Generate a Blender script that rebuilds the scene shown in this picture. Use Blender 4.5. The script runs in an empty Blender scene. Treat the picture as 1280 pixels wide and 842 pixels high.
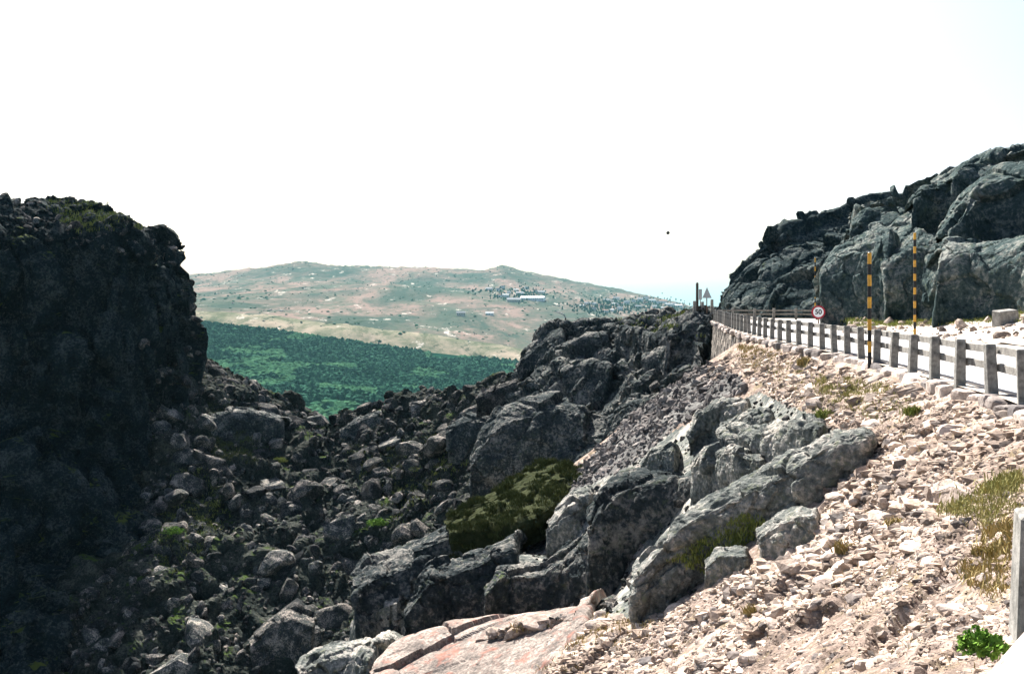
import bpy, bmesh, math, random
import numpy as np
from mathutils import Vector
C = bpy.context.scene
COL = C.collection
R = math.radians
random.seed(7)
rng = np.random.default_rng(11)

# ------------------------------------------------------------------ camera, world, sun, exposure
EYE = 1.73
F = 35.0 / 36.0 * 1280.0
cam_d = bpy.data.cameras.new("camera"); cam = bpy.data.objects.new("camera", cam_d); COL.objects.link(cam)
cam.location = (0, 0, EYE); cam.rotation_euler = (R(90), 0, 0)
cam_d.lens = 35; cam_d.sensor_width = 36; cam_d.shift_y = -46 / 1280
cam_d.clip_start = 0.1; cam_d.clip_end = 60000
C.camera = cam
SUN_EL, SUN_AZ = R(43), R(-14)          # azimuth from +Y, positive to the right
w = bpy.data.worlds.new("World"); C.world = w; w.use_nodes = True
nt = w.node_tree; bg = nt.nodes["Background"]
sky = nt.nodes.new("ShaderNodeTexSky"); sky.sky_type = 'NISHITA'; sky.sun_disc = False
sky.sun_elevation = SUN_EL; sky.sun_rotation = SUN_AZ
sky.altitude = 1500; sky.air_density = 1.0; sky.dust_density = 10.0; sky.ozone_density = 1.0
nt.links.new(sky.outputs[0], bg.inputs[0]); bg.inputs[1].default_value = 0.05
sd = bpy.data.lights.new("sun", 'SUN'); sd.energy = 5.0; sd.angle = R(0.5); sd.color = (1, 0.95, 0.88)
sun = bpy.data.objects.new("sun", sd); COL.objects.link(sun)
sv = Vector((math.sin(SUN_AZ) * math.cos(SUN_EL), math.cos(SUN_AZ) * math.cos(SUN_EL), math.sin(SUN_EL)))
sun.rotation_euler = sv.to_track_quat('Z', 'Y').to_euler(); sun.location = (0, 0, 60)
C.view_settings.view_transform = 'Standard'; C.view_settings.look = 'None'
C.view_settings.exposure = 1.95; C.view_settings.gamma = 1
C.cycles.max_bounces = 4; C.cycles.diffuse_bounces = 2; C.cycles.glossy_bounces = 1
C.cycles.use_denoising = True
try: C.cycles.volume_bounces = 0
except Exception: pass

# ------------------------------------------------------------------ small helpers
def P(px, py, D):
    """point seen at photograph pixel (px,py) at distance D along +Y"""
    return np.array([(px - 640) / F * D, D, EYE - (py - 375) / F * D], float)
def proj(V):
    d = np.maximum(V[:, 1], 1e-3)
    return 640 + V[:, 0] / d * F, 375 + (EYE - V[:, 2]) / d * F
def inpoly(x, y, poly):
    ins = np.zeros(len(x), bool); n = len(poly); j = n - 1
    for i in range(n):
        xi, yi = poly[i]; xj, yj = poly[j]
        c = ((yi > y) != (yj > y)) & (x < (xj - xi) * (y - yi) / ((yj - yi) + 1e-9) + xi)
        ins ^= c; j = i
    return ins
def hsh(ix, iy, iz, s):
    h = (ix.astype(np.int64) * 374761393 + iy.astype(np.int64) * 668265263 + iz.astype(np.int64) * 1274126177 + s * 974634777) & 0x7fffffff
    h = (h ^ (h >> 13)) * 1274126177 & 0x7fffffff
    h = (h ^ (h >> 16)) * 2246822519 & 0x7fffffff
    return (h ^ (h >> 15)) & 0xffffff
def rnd(ix, iy, iz, s): return hsh(ix, iy, iz, s) / float(0xffffff)
def vnoise(Pn, s=0):
    f = np.floor(Pn).astype(np.int64); t = Pn - f; t = t * t * (3 - 2 * t); r = 0
    for dx in (0, 1):
        for dy in (0, 1):
            for dz in (0, 1):
                wt = (t[:, 0] if dx else 1 - t[:, 0]) * (t[:, 1] if dy else 1 - t[:, 1]) * (t[:, 2] if dz else 1 - t[:, 2])
                r = r + wt * rnd(f[:, 0] + dx, f[:, 1] + dy, f[:, 2] + dz, s)
    return r * 2 - 1
def fbm(Pn, octs=4, s=0, gain=0.5):
    r = 0; a = 1.0; q = Pn.copy()
    for o in range(octs):
        r = r + a * vnoise(q, s + o * 17); q = q * 2.03 + 5.1; a *= gain
    return r
def blocks(V, size, s, stretch=(1, 1, 1)):
    """blocky jointed rock: per-cell offset and tilt, creases along the joints"""
    Q = V / (size * np.array(stretch)); f = np.floor(Q).astype(np.int64)
    f1 = np.full(len(Q), 9.); f2 = np.full(len(Q), 9.)
    off = np.zeros(len(Q)); loc = np.zeros((len(Q), 3)); tl = np.zeros((len(Q), 3))
    for dx in (-1, 0, 1):
        for dy in (-1, 0, 1):
            for dz in (-1, 0, 1):
                c = f + (dx, dy, dz); cx, cy, cz = c[:, 0], c[:, 1], c[:, 2]
                sp = c + np.stack([rnd(cx, cy, cz, s + k) for k in (1, 2, 3)], 1)
                d = np.sqrt(((Q - sp) ** 2).sum(1)); m = d < f1
                f2 = np.where(m, f1, np.minimum(f2, d)); f1 = np.where(m, d, f1)
                if m.any():
                    off[m] = rnd(cx[m], cy[m], cz[m], s + 4); loc[m] = (Q - sp)[m]
                    tl[m] = np.stack([rnd(cx[m], cy[m], cz[m], s + k) - .5 for k in (5, 6, 7)], 1)
    e = np.clip((f2 - f1) / 0.10, 0, 1)
    return size * ((off - .5) * 0.26 + (loc * tl).sum(1) * 0.95 - 0.11 * (1 - e))

def mk_mesh(name, V, Fc, mat=None, smooth=False):
    me = bpy.data.meshes.new(name); V = np.asarray(V, np.float32); Fc = np.asarray(Fc, np.int32)
    n, k = Fc.shape
    me.vertices.add(len(V)); me.vertices.foreach_set("co", V.ravel())
    me.loops.add(n * k); me.loops.foreach_set("vertex_index", Fc.ravel())
    me.polygons.add(n); me.polygons.foreach_set("loop_start", np.arange(0, n * k, k, dtype=np.int32))
    me.polygons.foreach_set("loop_total", np.full(n, k, np.int32))
    me.polygons.foreach_set("use_smooth", np.full(n, smooth, bool))
    me.update(calc_edges=True)
    if mat: me.materials.append(mat)
    return me
def link(name, me, parent=None, loc=None):
    o = bpy.data.objects.new(name, me); COL.objects.link(o)
    if parent is not None: o.parent = parent
    if loc is not None: o.location = loc
    return o
def tag(o, label=None, cat=None, group=None, kind=None):
    if label: o["label"] = label
    if cat: o["category"] = cat
    if group: o["group"] = group
    if kind: o["kind"] = kind
    return o
def empty(name, loc=(0, 0, 0), rz=0):
    o = bpy.data.objects.new(name, None); COL.objects.link(o); o.location = loc; o.rotation_euler = (0, 0, rz); o.empty_display_size = .3
    return o
class MB:
    def __init__(s): s.v = []; s.f = []
    def hexa(s, p):                      # 8 corners: bottom 4, top 4
        b = len(s.v); s.v += [tuple(q) for q in p]
        for q in ((3, 2, 1, 0), (4, 5, 6, 7), (0, 1, 5, 4), (1, 2, 6, 5), (2, 3, 7, 6), (3, 0, 4, 7)): s.f.append([b + i for i in q])
        return s
    def box(s, x0, x1, y0, y1, z0, z1, taper=0.0, jit=0.0):
        t = taper
        p = [(x0, y0, z0), (x1, y0, z0), (x1, y1, z0), (x0, y1, z0), (x0 + t, y0 + t, z1), (x1 - t, y0 + t, z1), (x1 - t, y1 - t, z1), (x0 + t, y1 - t, z1)]
        if jit: p = [tuple(c + random.uniform(-jit, jit) for c in q) for q in p]
        return s.hexa(p)
    def beam(s, a, b, wd, ht, up=(0, 0, 1)):
        a = Vector(a); b = Vector(b); d = (b - a).normalized(); sd_ = d.cross(Vector(up)).normalized(); u = sd_.cross(d)
        p = []
        for e in (-1, 1):
            for (q, sg) in ((a, -1), (a, 1), (b, 1), (b, -1)):
                p.append(q + sd_ * (sg * wd / 2) + u * (e * ht / 2))
        return s.hexa(p)
    def tube(s, a, b, r0, r1=None, n=8):
        r1 = r0 if r1 is None else r1
        a = Vector(a); b = Vector(b); d = (b - a).normalized(); x = d.orthogonal().normalized(); y = d.cross(x); o = len(s.v)
        for (c, r) in ((a, r0), (b, r1)):
            for i in range(n):
                t = 2 * math.pi * i / n; s.v.append(tuple(c + x * (r * math.cos(t)) + y * (r * math.sin(t))))
        for i in range(n): s.f.append([o + i, o + (i + 1) % n, o + n + (i + 1) % n, o + n + i])
        s.f.append([o + i for i in range(n)][::-1]); s.f.append([o + n + i for i in range(n)])
        return s
    def mesh(s, name, mat=None, smooth=False, bevel=0):
        me = bpy.data.meshes.new(name); me.from_pydata([tuple(v) for v in s.v], [], s.f)
        if bevel:
            bm = bmesh.new(); bm.from_mesh(me); bmesh.ops.bevel(bm, geom=bm.edges[:], offset=bevel, segments=1, affect='EDGES'); bm.to_mesh(me); bm.free()
        bm = bmesh.new(); bm.from_mesh(me); bmesh.ops.recalc_face_normals(bm, faces=bm.faces[:]); bm.to_mesh(me); bm.free()
        if mat: me.materials.append(mat)
        return me

# ------------------------------------------------------------------ materials
def newmat(name, rough=0.9, spec=0.2):
    m = bpy.data.materials.new(name); m.use_nodes = True; t = m.node_tree; b = t.nodes["Principled BSDF"]
    b.inputs["Roughness"].default_value = rough; b.inputs["Specular IOR Level"].default_value = spec
    return m, t, b
def noise(t, vec, scale, detail=5, rough=0.6, dist=0.0):
    n = t.nodes.new("ShaderNodeTexNoise"); n.inputs["Scale"].default_value = scale; n.inputs["Detail"].default_value = detail
    n.inputs["Roughness"].default_value = rough; n.inputs["Distortion"].default_value = dist
    t.links.new(vec, n.inputs["Vector"]); return n.outputs["Fac"]
def ramp(t, fac, stops):
    r = t.nodes.new("ShaderNodeValToRGB"); e = r.color_ramp.elements
    while len(e) > len(stops): e.remove(e[-1])
    while len(e) < len(stops): e.new(0.5)
    for i, (p, c) in enumerate(stops):
        e[i].position = p; c = c if not isinstance(c, (int, float)) else (c, c, c); e[i].color = (*c[:3], 1)
    t.links.new(fac, r.inputs[0]); return r.outputs[0]
def mix(t, fac, a, b, mode='MIX'):
    n = t.nodes.new("ShaderNodeMix"); n.data_type = 'RGBA'; n.blend_type = mode
    for sck, v in ((n.inputs[0], fac), (n.inputs[6], a), (n.inputs[7], b)):
        if isinstance(v, (int, float)): sck.default_value = v
        elif isinstance(v, tuple): sck.default_value = (*v[:3], 1)
        else: t.links.new(v, sck)
    return n.outputs[2]
def mth(t, op, a, b=0.0):
    n = t.nodes.new("ShaderNodeMath"); n.operation = op; n.use_clamp = False
    for i, v in enumerate((a, b)):
        if isinstance(v, (int, float)): n.inputs[i].default_value = v
        else: t.links.new(v, n.inputs[i])
    return n.outputs[0]
def bump(t, b, h, strength, dist):
    n = t.nodes.new("ShaderNodeBump"); n.inputs["Strength"].default_value = strength; n.inputs["Distance"].default_value = dist
    t.links.new(h, n.inputs["Height"]); t.links.new(n.outputs[0], b.inputs["Normal"])
def geo(t): return t.nodes.new("ShaderNodeNewGeometry")
def mat_rock(name, dark, mid, light, lichen=None, sc=1.0, grass=None, bumpd=0.08, island=False, objrand=False, gth=0.62, stain=None):
    m, t, b = newmat(name, 1.0, 0.03); g = geo(t); pos = g.outputs["Position"]
    n1 = noise(t, pos, 0.55 * sc, 7, 0.65, 0.3); n2 = noise(t, pos, 5.0 * sc, 6, 0.7)
    s_ = mth(t, 'ADD', mth(t, 'MULTIPLY', n1, 0.5), mth(t, 'MULTIPLY', n2, 0.5))
    c = ramp(t, s_, [(0.38, dark), (0.5, mid), (0.60, light)])
    if lichen: c = mix(t, ramp(t, noise(t, pos, 2.2 * sc, 8, 0.75, 0.6), [(0.55, 0.0), (0.66, 0.8)]), c, lichen)
    if stain: c = mix(t, ramp(t, noise(t, pos, 0.8 * sc, 6, 0.7, 0.5), [(0.52, 0.0), (0.66, 0.75)]), c, stain)
    if island or objrand:
        if island: v = g.outputs["Random Per Island"]
        else: v = t.nodes.new("ShaderNodeObjectInfo").outputs["Random"]
        c = mix(t, 1.0, c, ramp(t, v, [(0, (0.26, 0.27, 0.30)), (0.33, (0.66, 0.63, 0.63)), (0.7, (1.0, 0.93, 0.90)), (1, (1.38, 1.32, 1.28))]), 'MULTIPLY')
    if grass:
        sx = t.nodes.new("ShaderNodeSeparateXYZ"); t.links.new(g.outputs["Normal"], sx.inputs[0])
        gn = noise(t, pos, 0.35 * sc, 6, 0.65); k = mth(t, 'ADD', mth(t, 'MULTIPLY', gn, 0.9), mth(t, 'MULTIPLY', sx.outputs[2], 0.35))
        gc = mix(t, noise(t, pos, 1.5 * sc, 5, 0.6), grass, tuple(x * 1.8 for x in grass))
        c = mix(t, ramp(t, k, [(gth, 0.0), (gth + 0.08, 1.0)]), c, gc)
    t.links.new(c, b.inputs["Base Color"])
    h = mth(t, 'ADD', noise(t, pos, 2.0 * sc, 8, 0.7), mth(t, 'MULTIPLY', noise(t, pos, 9 * sc, 5, 0.75), 0.35))
    bump(t, b, h, 1.0, bumpd * 1.5 / sc)
    return m
def mat_plain(name, c0, c1, sc=3.0, rough=0.8, bumpd=0.01, spec=0.2):
    m, t, b = newmat(name, rough, spec); pos = t.nodes.new("ShaderNodeTexCoord").outputs["Object"]
    f = noise(t, pos, sc, 7, 0.7)
    t.links.new(ramp(t, f, [(0.35, c0), (0.65, c1)]), b.inputs["Base Color"])
    bump(t, b, noise(t, pos, sc * 4, 5, 0.7), 0.6, bumpd)
    return m
def mat_leaf(name, c0, c1, island=True):
    m, t, b = newmat(name, 1.0, 0.02); g = geo(t)
    t.links.new(mix(t, g.outputs["Random Per Island"], c0, c1), b.inputs["Base Color"])
    return m

M = {}
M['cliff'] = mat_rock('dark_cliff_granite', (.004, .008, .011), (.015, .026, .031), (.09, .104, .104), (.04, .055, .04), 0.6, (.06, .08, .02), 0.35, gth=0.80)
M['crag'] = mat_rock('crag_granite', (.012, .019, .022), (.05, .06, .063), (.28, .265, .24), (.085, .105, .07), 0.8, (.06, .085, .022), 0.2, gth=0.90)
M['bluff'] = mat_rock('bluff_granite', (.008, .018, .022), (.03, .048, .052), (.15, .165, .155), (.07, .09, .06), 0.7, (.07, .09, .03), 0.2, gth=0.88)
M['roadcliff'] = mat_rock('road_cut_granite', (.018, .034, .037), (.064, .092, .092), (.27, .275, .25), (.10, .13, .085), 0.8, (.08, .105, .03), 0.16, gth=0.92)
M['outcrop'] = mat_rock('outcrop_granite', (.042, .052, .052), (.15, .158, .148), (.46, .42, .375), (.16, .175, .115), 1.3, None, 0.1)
M['slab'] = mat_rock('pink_slab_granite', (.075, .07, .068), (.20, .168, .148), (.38, .335, .30), (.05, .05, .05), 2.4, None, 0.08, stain=(.28, .115, .085))
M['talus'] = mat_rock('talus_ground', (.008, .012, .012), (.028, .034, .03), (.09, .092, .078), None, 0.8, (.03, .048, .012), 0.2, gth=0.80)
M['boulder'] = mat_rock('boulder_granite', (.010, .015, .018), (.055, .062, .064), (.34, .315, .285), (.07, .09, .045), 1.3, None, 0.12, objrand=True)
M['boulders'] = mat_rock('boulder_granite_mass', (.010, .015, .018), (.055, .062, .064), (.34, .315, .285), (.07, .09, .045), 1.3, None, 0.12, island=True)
M['slope'] = mat_rock('scree_ground', (.085, .066, .055), (.24, .185, .155), (.44, .36, .315), None, 2.2, None, 0.08, stain=(.20, .16, .09))
M['heath'] = mat_plain('heath_mat', (.016, .022, .009), (.045, .05, .024), 3.0, 1.0, .05, 0.02)
M['greyground'] = mat_rock('grey_scree_ground', (.05, .05, .05), (.11, .108, .105), (.2, .195, .185), None, 1.5, None, 0.08)
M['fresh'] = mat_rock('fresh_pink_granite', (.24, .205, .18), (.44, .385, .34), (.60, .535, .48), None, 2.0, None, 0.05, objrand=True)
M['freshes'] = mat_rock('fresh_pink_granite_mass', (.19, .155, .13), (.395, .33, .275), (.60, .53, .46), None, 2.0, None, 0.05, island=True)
M['greyscree'] = mat_rock('grey_scree', (.06, .06, .062), (.16, .155, .15), (.32, .30, .285), None, 2.0, None, 0.05, island=True)
M['concrete'] = mat_plain('weathered_concrete', (.10, .098, .09), (.30, .29, .27), 5.0, 0.9, 0.015)
M['rail'] = mat_plain('weathered_rail', (.12, .113, .103), (.29, .275, .25), 6.0, 0.9, 0.01)
M['pale'] = mat_rock('pale_kerb_stone', (.26, .23, .21), (.42, .38, .35), (.58, .53, .48), None, 1.6, None, 0.05, objrand=True)
M['road'] = mat_plain('bleached_asphalt', (.30, .29, .285), (.42, .41, .40), 1.2, 0.9, 0.005)
M['gravel'] = mat_plain('pale_gravel', (.34, .29, .235), (.52, .46, .40), 1.5, 0.95, 0.03)
M['wallstone'] = mat_rock('wall_stone', (.10, .10, .095), (.22, .21, .19), (.36, .33, .29), None, 1.5, None, 0.04, island=True)
M['yellow'] = mat_plain('yellow_paint', (.36, .20, .05), (.66, .35, .04), 9, 0.7, 0.002)
M['black'] = mat_plain('black_paint', (.012, .012, .013), (.025, .025, .027), 8, 0.5, 0.001)
M['white'] = mat_plain('white_paint', (.74, .74, .74), (.82, .82, .82), 8, 0.5, 0.0)
M['red'] = mat_plain('red_paint', (.30, .015, .03), (.42, .03, .045), 8, 0.5, 0.0)
M['steel'] = mat_plain('rusty_steel', (.16, .09, .06), (.28, .19, .14), 10, 0.7, 0.002)
M['grey'] = mat_plain('grey_sheet', (.30, .32, .33), (.42, .44, .45), 6, 0.6, 0.001)
M['wood'] = mat_plain('dark_wood', (.035, .033, .03), (.09, .085, .075), 8, 0.9, 0.01)
M['plaster'] = mat_plain('white_plaster', (.62, .62, .60), (.78, .78, .76), 0.2, 0.8, 0.0)
M['plaster2'] = mat_plain('cream_plaster', (.40, .36, .30), (.55, .50, .44), 0.2, 0.8, 0.0)
M['slate'] = mat_plain('slate_roof', (.14, .15, .17), (.24, .25, .28), 0.3, 0.8, 0.0)
M['glass'] = mat_plain('dark_window', (.03, .035, .04), (.05, .055, .06), 0.3, 0.2, 0.0)
M['tile'] = mat_plain('tile_roof', (.26, .13, .09), (.36, .20, .14), 0.3, 0.8, 0.0)
M['drygrass'] = mat_leaf('dry_grass', (.17, .15, .06), (.40, .31, .15))
M['palegrass'] = mat_leaf('pale_grass', (.15, .16, .055), (.38, .34, .15))
M['greengrass'] = mat_leaf('green_grass', (.09, .13, .03), (.28, .29, .09))
M['moss'] = mat_leaf('heather', (.026, .042, .014), (.10, .105, .042))
M['leaf'] = mat_leaf('bright_leaf', (.07, .14, .02), (.16, .28, .05))
M['pine'] = mat_leaf('pine_canopy', (.010, .056, .036), (.024, .092, .054))
M['broad'] = mat_leaf('broadleaf_canopy', (.014, .066, .034), (.034, .10, .046))
M['feather'] = mat_plain('dark_feather', (.02, .018, .016), (.04, .035, .03), 10, 0.8, 0)

# far hill: heath, pale grass band, granite outcrops
def mat_hill(band=False):
    m, t, b = newmat('pale_pasture' if band else 'far_heath', 1.0, 0.0); pos = geo(t).outputs["Position"]
    mp = t.nodes.new("ShaderNodeMapping"); t.links.new(pos, mp.inputs[0]); mp.inputs["Scale"].default_value = (1, .35, 2.2)
    v = mp.outputs[0]
    if band: c = ramp(t, noise(t, v, .012, 8, .75, .4), [(0.40, (.075, .085, .055)), (0.5, (.155, .145, .105)), (0.60, (.24, .20, .155))])
    else:
        c = ramp(t, noise(t, v, .0035, 9, .72, .5), [(0.42, (.04, .056, .046)), (0.5, (.09, .083, .07)), (0.57, (.165, .122, .105))])
        c = mix(t, ramp(t, noise(t, v, .008, 8, .75), [(0.5, 0.0), (0.6, 0.75)]), c, (.06, .075, .058))
    c = mix(t, ramp(t, noise(t, v, .022, 6, .75), [(0.60, 0.0), (0.65, 0.85)]), c, (.40, .37, .33))
    c = mix(t, ramp(t, noise(t, v, .035, 5, .75), [(0.56, 0.0), (0.63, 0.75)]), c, (.022, .036, .024))
    t.links.new(c, b.inputs["Base Color"]); return m
M['hill'] = mat_hill()
M['band'] = mat_hill(True)
def mat_forestfloor():
    m, t, b = newmat('forest_floor', 1.0, 0.0); pos = geo(t).outputs["Position"]
    t.links.new(ramp(t, noise(t, pos, .01, 6, .6), [(0.35, (.003, .02, .014)), (0.62, (.008, .034, .02))]), b.inputs["Base Color"]); return m
M['ffloor'] = mat_forestfloor()

# ------------------------------------------------------------------ lofted surfaces
def cr(A, n):
    """Catmull-Rom resample along axis 0"""
    k = len(A); u = np.linspace(0, k - 1, n); i = np.clip(np.floor(u).astype(int), 0, k - 2); t = (u - i)
    t = t.reshape((-1,) + (1,) * (A.ndim - 1))
    p1, p2 = A[i], A[i + 1]
    p0 = np.where((i == 0).reshape(t.shape), 2 * p1 - p2, A[np.maximum(i - 1, 0)])
    p3 = np.where((i == k - 2).reshape(t.shape), 2 * p2 - p1, A[np.minimum(i + 2, k - 1)])
    return p1 + 0.5 * t * ((p2 - p0) + t * ((2 * p0 - 5 * p1 + 4 * p2 - p3) + t * (3 * (p1 - p2) + p3 - p0)))
class Surf:
    def __init__(s, W, nu, nv):
        G = cr(np.asarray(W, float), nu); G = np.swapaxes(cr(np.swapaxes(G, 0, 1), nv), 0, 1)
        s.nu, s.nv = nu, nv; s.V = G.reshape(-1, 3)
        i = np.arange(nu - 1)[:, None] * nv + np.arange(nv - 1)[None, :]
        s.Q = np.stack([i, i + 1, i + nv + 1, i + nv], -1).reshape(-1, 4)
        s.normals(True)
    def normals(s, orient=False):
        G = s.V.reshape(s.nu, s.nv, 3); a = np.gradient(G, axis=0); b = np.gradient(G, axis=1)
        N = np.cross(a, b); N /= np.linalg.norm(N, axis=2, keepdims=True) + 1e-9
        if orient:
            to = np.array([0, 0, EYE + 30]) - G
            s.flip = ((N * to).sum(2).mean() < 0)
            if s.flip: s.Q = s.Q[:, ::-1]
        if s.flip: N = -N
        s.N = N.reshape(-1, 3)
    def disp(s, d, N=None): s.V = s.V + (s.N if N is None else N) * d[:, None]; return s
    def rock(s, big, mid, small=0, seed=1, amp=1.0, stretch=(1, 1, 1), mask=None, fb=0.3):
        V = s.V.copy(); warp = np.stack([fbm(V / (big * 1.5), 2, seed + k) for k in (50, 60, 70)], 1) * big * .3
        d = blocks(V + warp, big, seed, stretch) * 0.9
        d += blocks(V + warp * .5, mid, seed + 20, stretch) * 0.8
        if small: d += blocks(V, small, seed + 40) * 0.6
        d += fbm(V / mid, 4, seed + 90) * mid * 0.1 * fb / .3
        d *= amp
        if mask is not None: d *= mask
        s.disp(d); s.normals(); return s
    def obj(s, name, mat, smooth=False, parent=None): return link(name, mk_mesh(name, s.V, s.Q, mat, smooth), parent)
    def sample(s, n, poly=None, r=None, seed=0, up=None):
        g = np.random.default_rng(seed); a, b, c, d = (s.V[s.Q[:, k]] for k in range(4))
        ar = np.linalg.norm(np.cross(c - a, d - b), axis=1); cen = (a + c) / 2
        ok = cen[:, 1] > 1
        x, y = proj(cen)
        if poly is not None: ok &= inpoly(x, y, poly)
        if r is not None: ar = ar * r(cen)
        ar = np.where(ok, ar, 0)
        if ar.sum() <= 0: return np.zeros((0, 3)), np.zeros((0, 3))
        i = g.choice(len(ar), n, p=ar / ar.sum()); u, v = g.random((n, 1)), g.random((n, 1))
        p = (a[i] * (1 - u) + b[i] * u) * (1 - v) + (d[i] * (1 - u) + c[i] * u) * v
        return p, s.N[s.Q[i, 0]]
def rows(*rr): return np.array([[P(*c) for c in r_] for r_ in rr])
def cliffrows(bot, top, fr, powr=1.3, back=(25, 60)):
    bot = np.array(bot, float); top = np.array(top, float); out = []
    t2 = top.copy(); t2[:, 2] += back[0]; t2[:, 1] += back[1]; out.append(t2)
    for f in fr[::-1]:
        r_ = bot + (top - bot) * f; r_[:, 2] = bot[:, 2] + (top[:, 2] - bot[:, 2]) * f ** powr; out.append(r_)
    b2 = bot.copy(); b2[:, 1] += 40; b2[:, 2] -= 0.5; out.append(b2)
    return np.array([[P(*c) for c in r_] for r_ in out])

# ------------------------------------------------------------------ edge of the road / fence line
EDGE = np.array([(-3.6, -3), (-1.45, 0), (0.9, 3), (2.2, 4.6), (2.72, 5.2), (4.6, 8), (6.75, 12), (8.45, 16.5), (9.1, 20.5), (9.72, 25), (10.35, 30), (10.9, 35.5), (11.25, 41), (11.85, 48), (12.9, 57), (14.2, 66), (15.5, 74), (16.4, 80), (17.2, 86)], float)
E2 = cr(EDGE, 1200); elen = np.concatenate([[0], np.cumsum(np.linalg.norm(np.diff(E2, axis=0), axis=1))])
def edge_at(s_):
    x = np.interp(s_, elen, E2[:, 0]); y = np.interp(s_, elen, E2[:, 1]); return np.array([x, y])
def edge_s(y): return np.interp(y, E2[:, 1], elen)
def edge_dir(s_):
    d = edge_at(s_ + .1) - edge_at(s_ - .1); return d / np.linalg.norm(d)

# regions of the hillside as seen in the photograph, and its rock outcrops (top edge and foot of each face)
SCR = [(885, 458), (925, 440), (985, 440), (1060, 460), (1140, 482), (1200, 500), (1290, 530), (1290, 842), (600, 842), (640, 790), (730, 765), (790, 775), (890, 735), (960, 700), (1025, 660), (1040, 600), (1075, 575), (1080, 560), (1020, 525), (960, 490), (930, 470), (880, 478)]
GREY = [(885, 455), (925, 470), (935, 485), (900, 510), (850, 530), (800, 575), (740, 605), (690, 620), (735, 575), (800, 510), (850, 478)]
RUB = [(560, 640), (720, 590), (860, 545), (960, 495), (1030, 530), (1080, 560), (1040, 620), (1000, 640), (950, 650), (900, 690), (870, 740), (800, 775), (730, 770), (600, 800), (470, 830), (450, 720)]
DARKROCK = [(430, 860), (430, 700), (560, 635), (690, 590), (760, 580), (860, 530), (950, 490), (1000, 510), (1035, 530), (1085, 550), (1060, 585), (1010, 620), (955, 655), (900, 695), (850, 745), (795, 775), (740, 765), (640, 770), (500, 800), (465, 842)]
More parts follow.
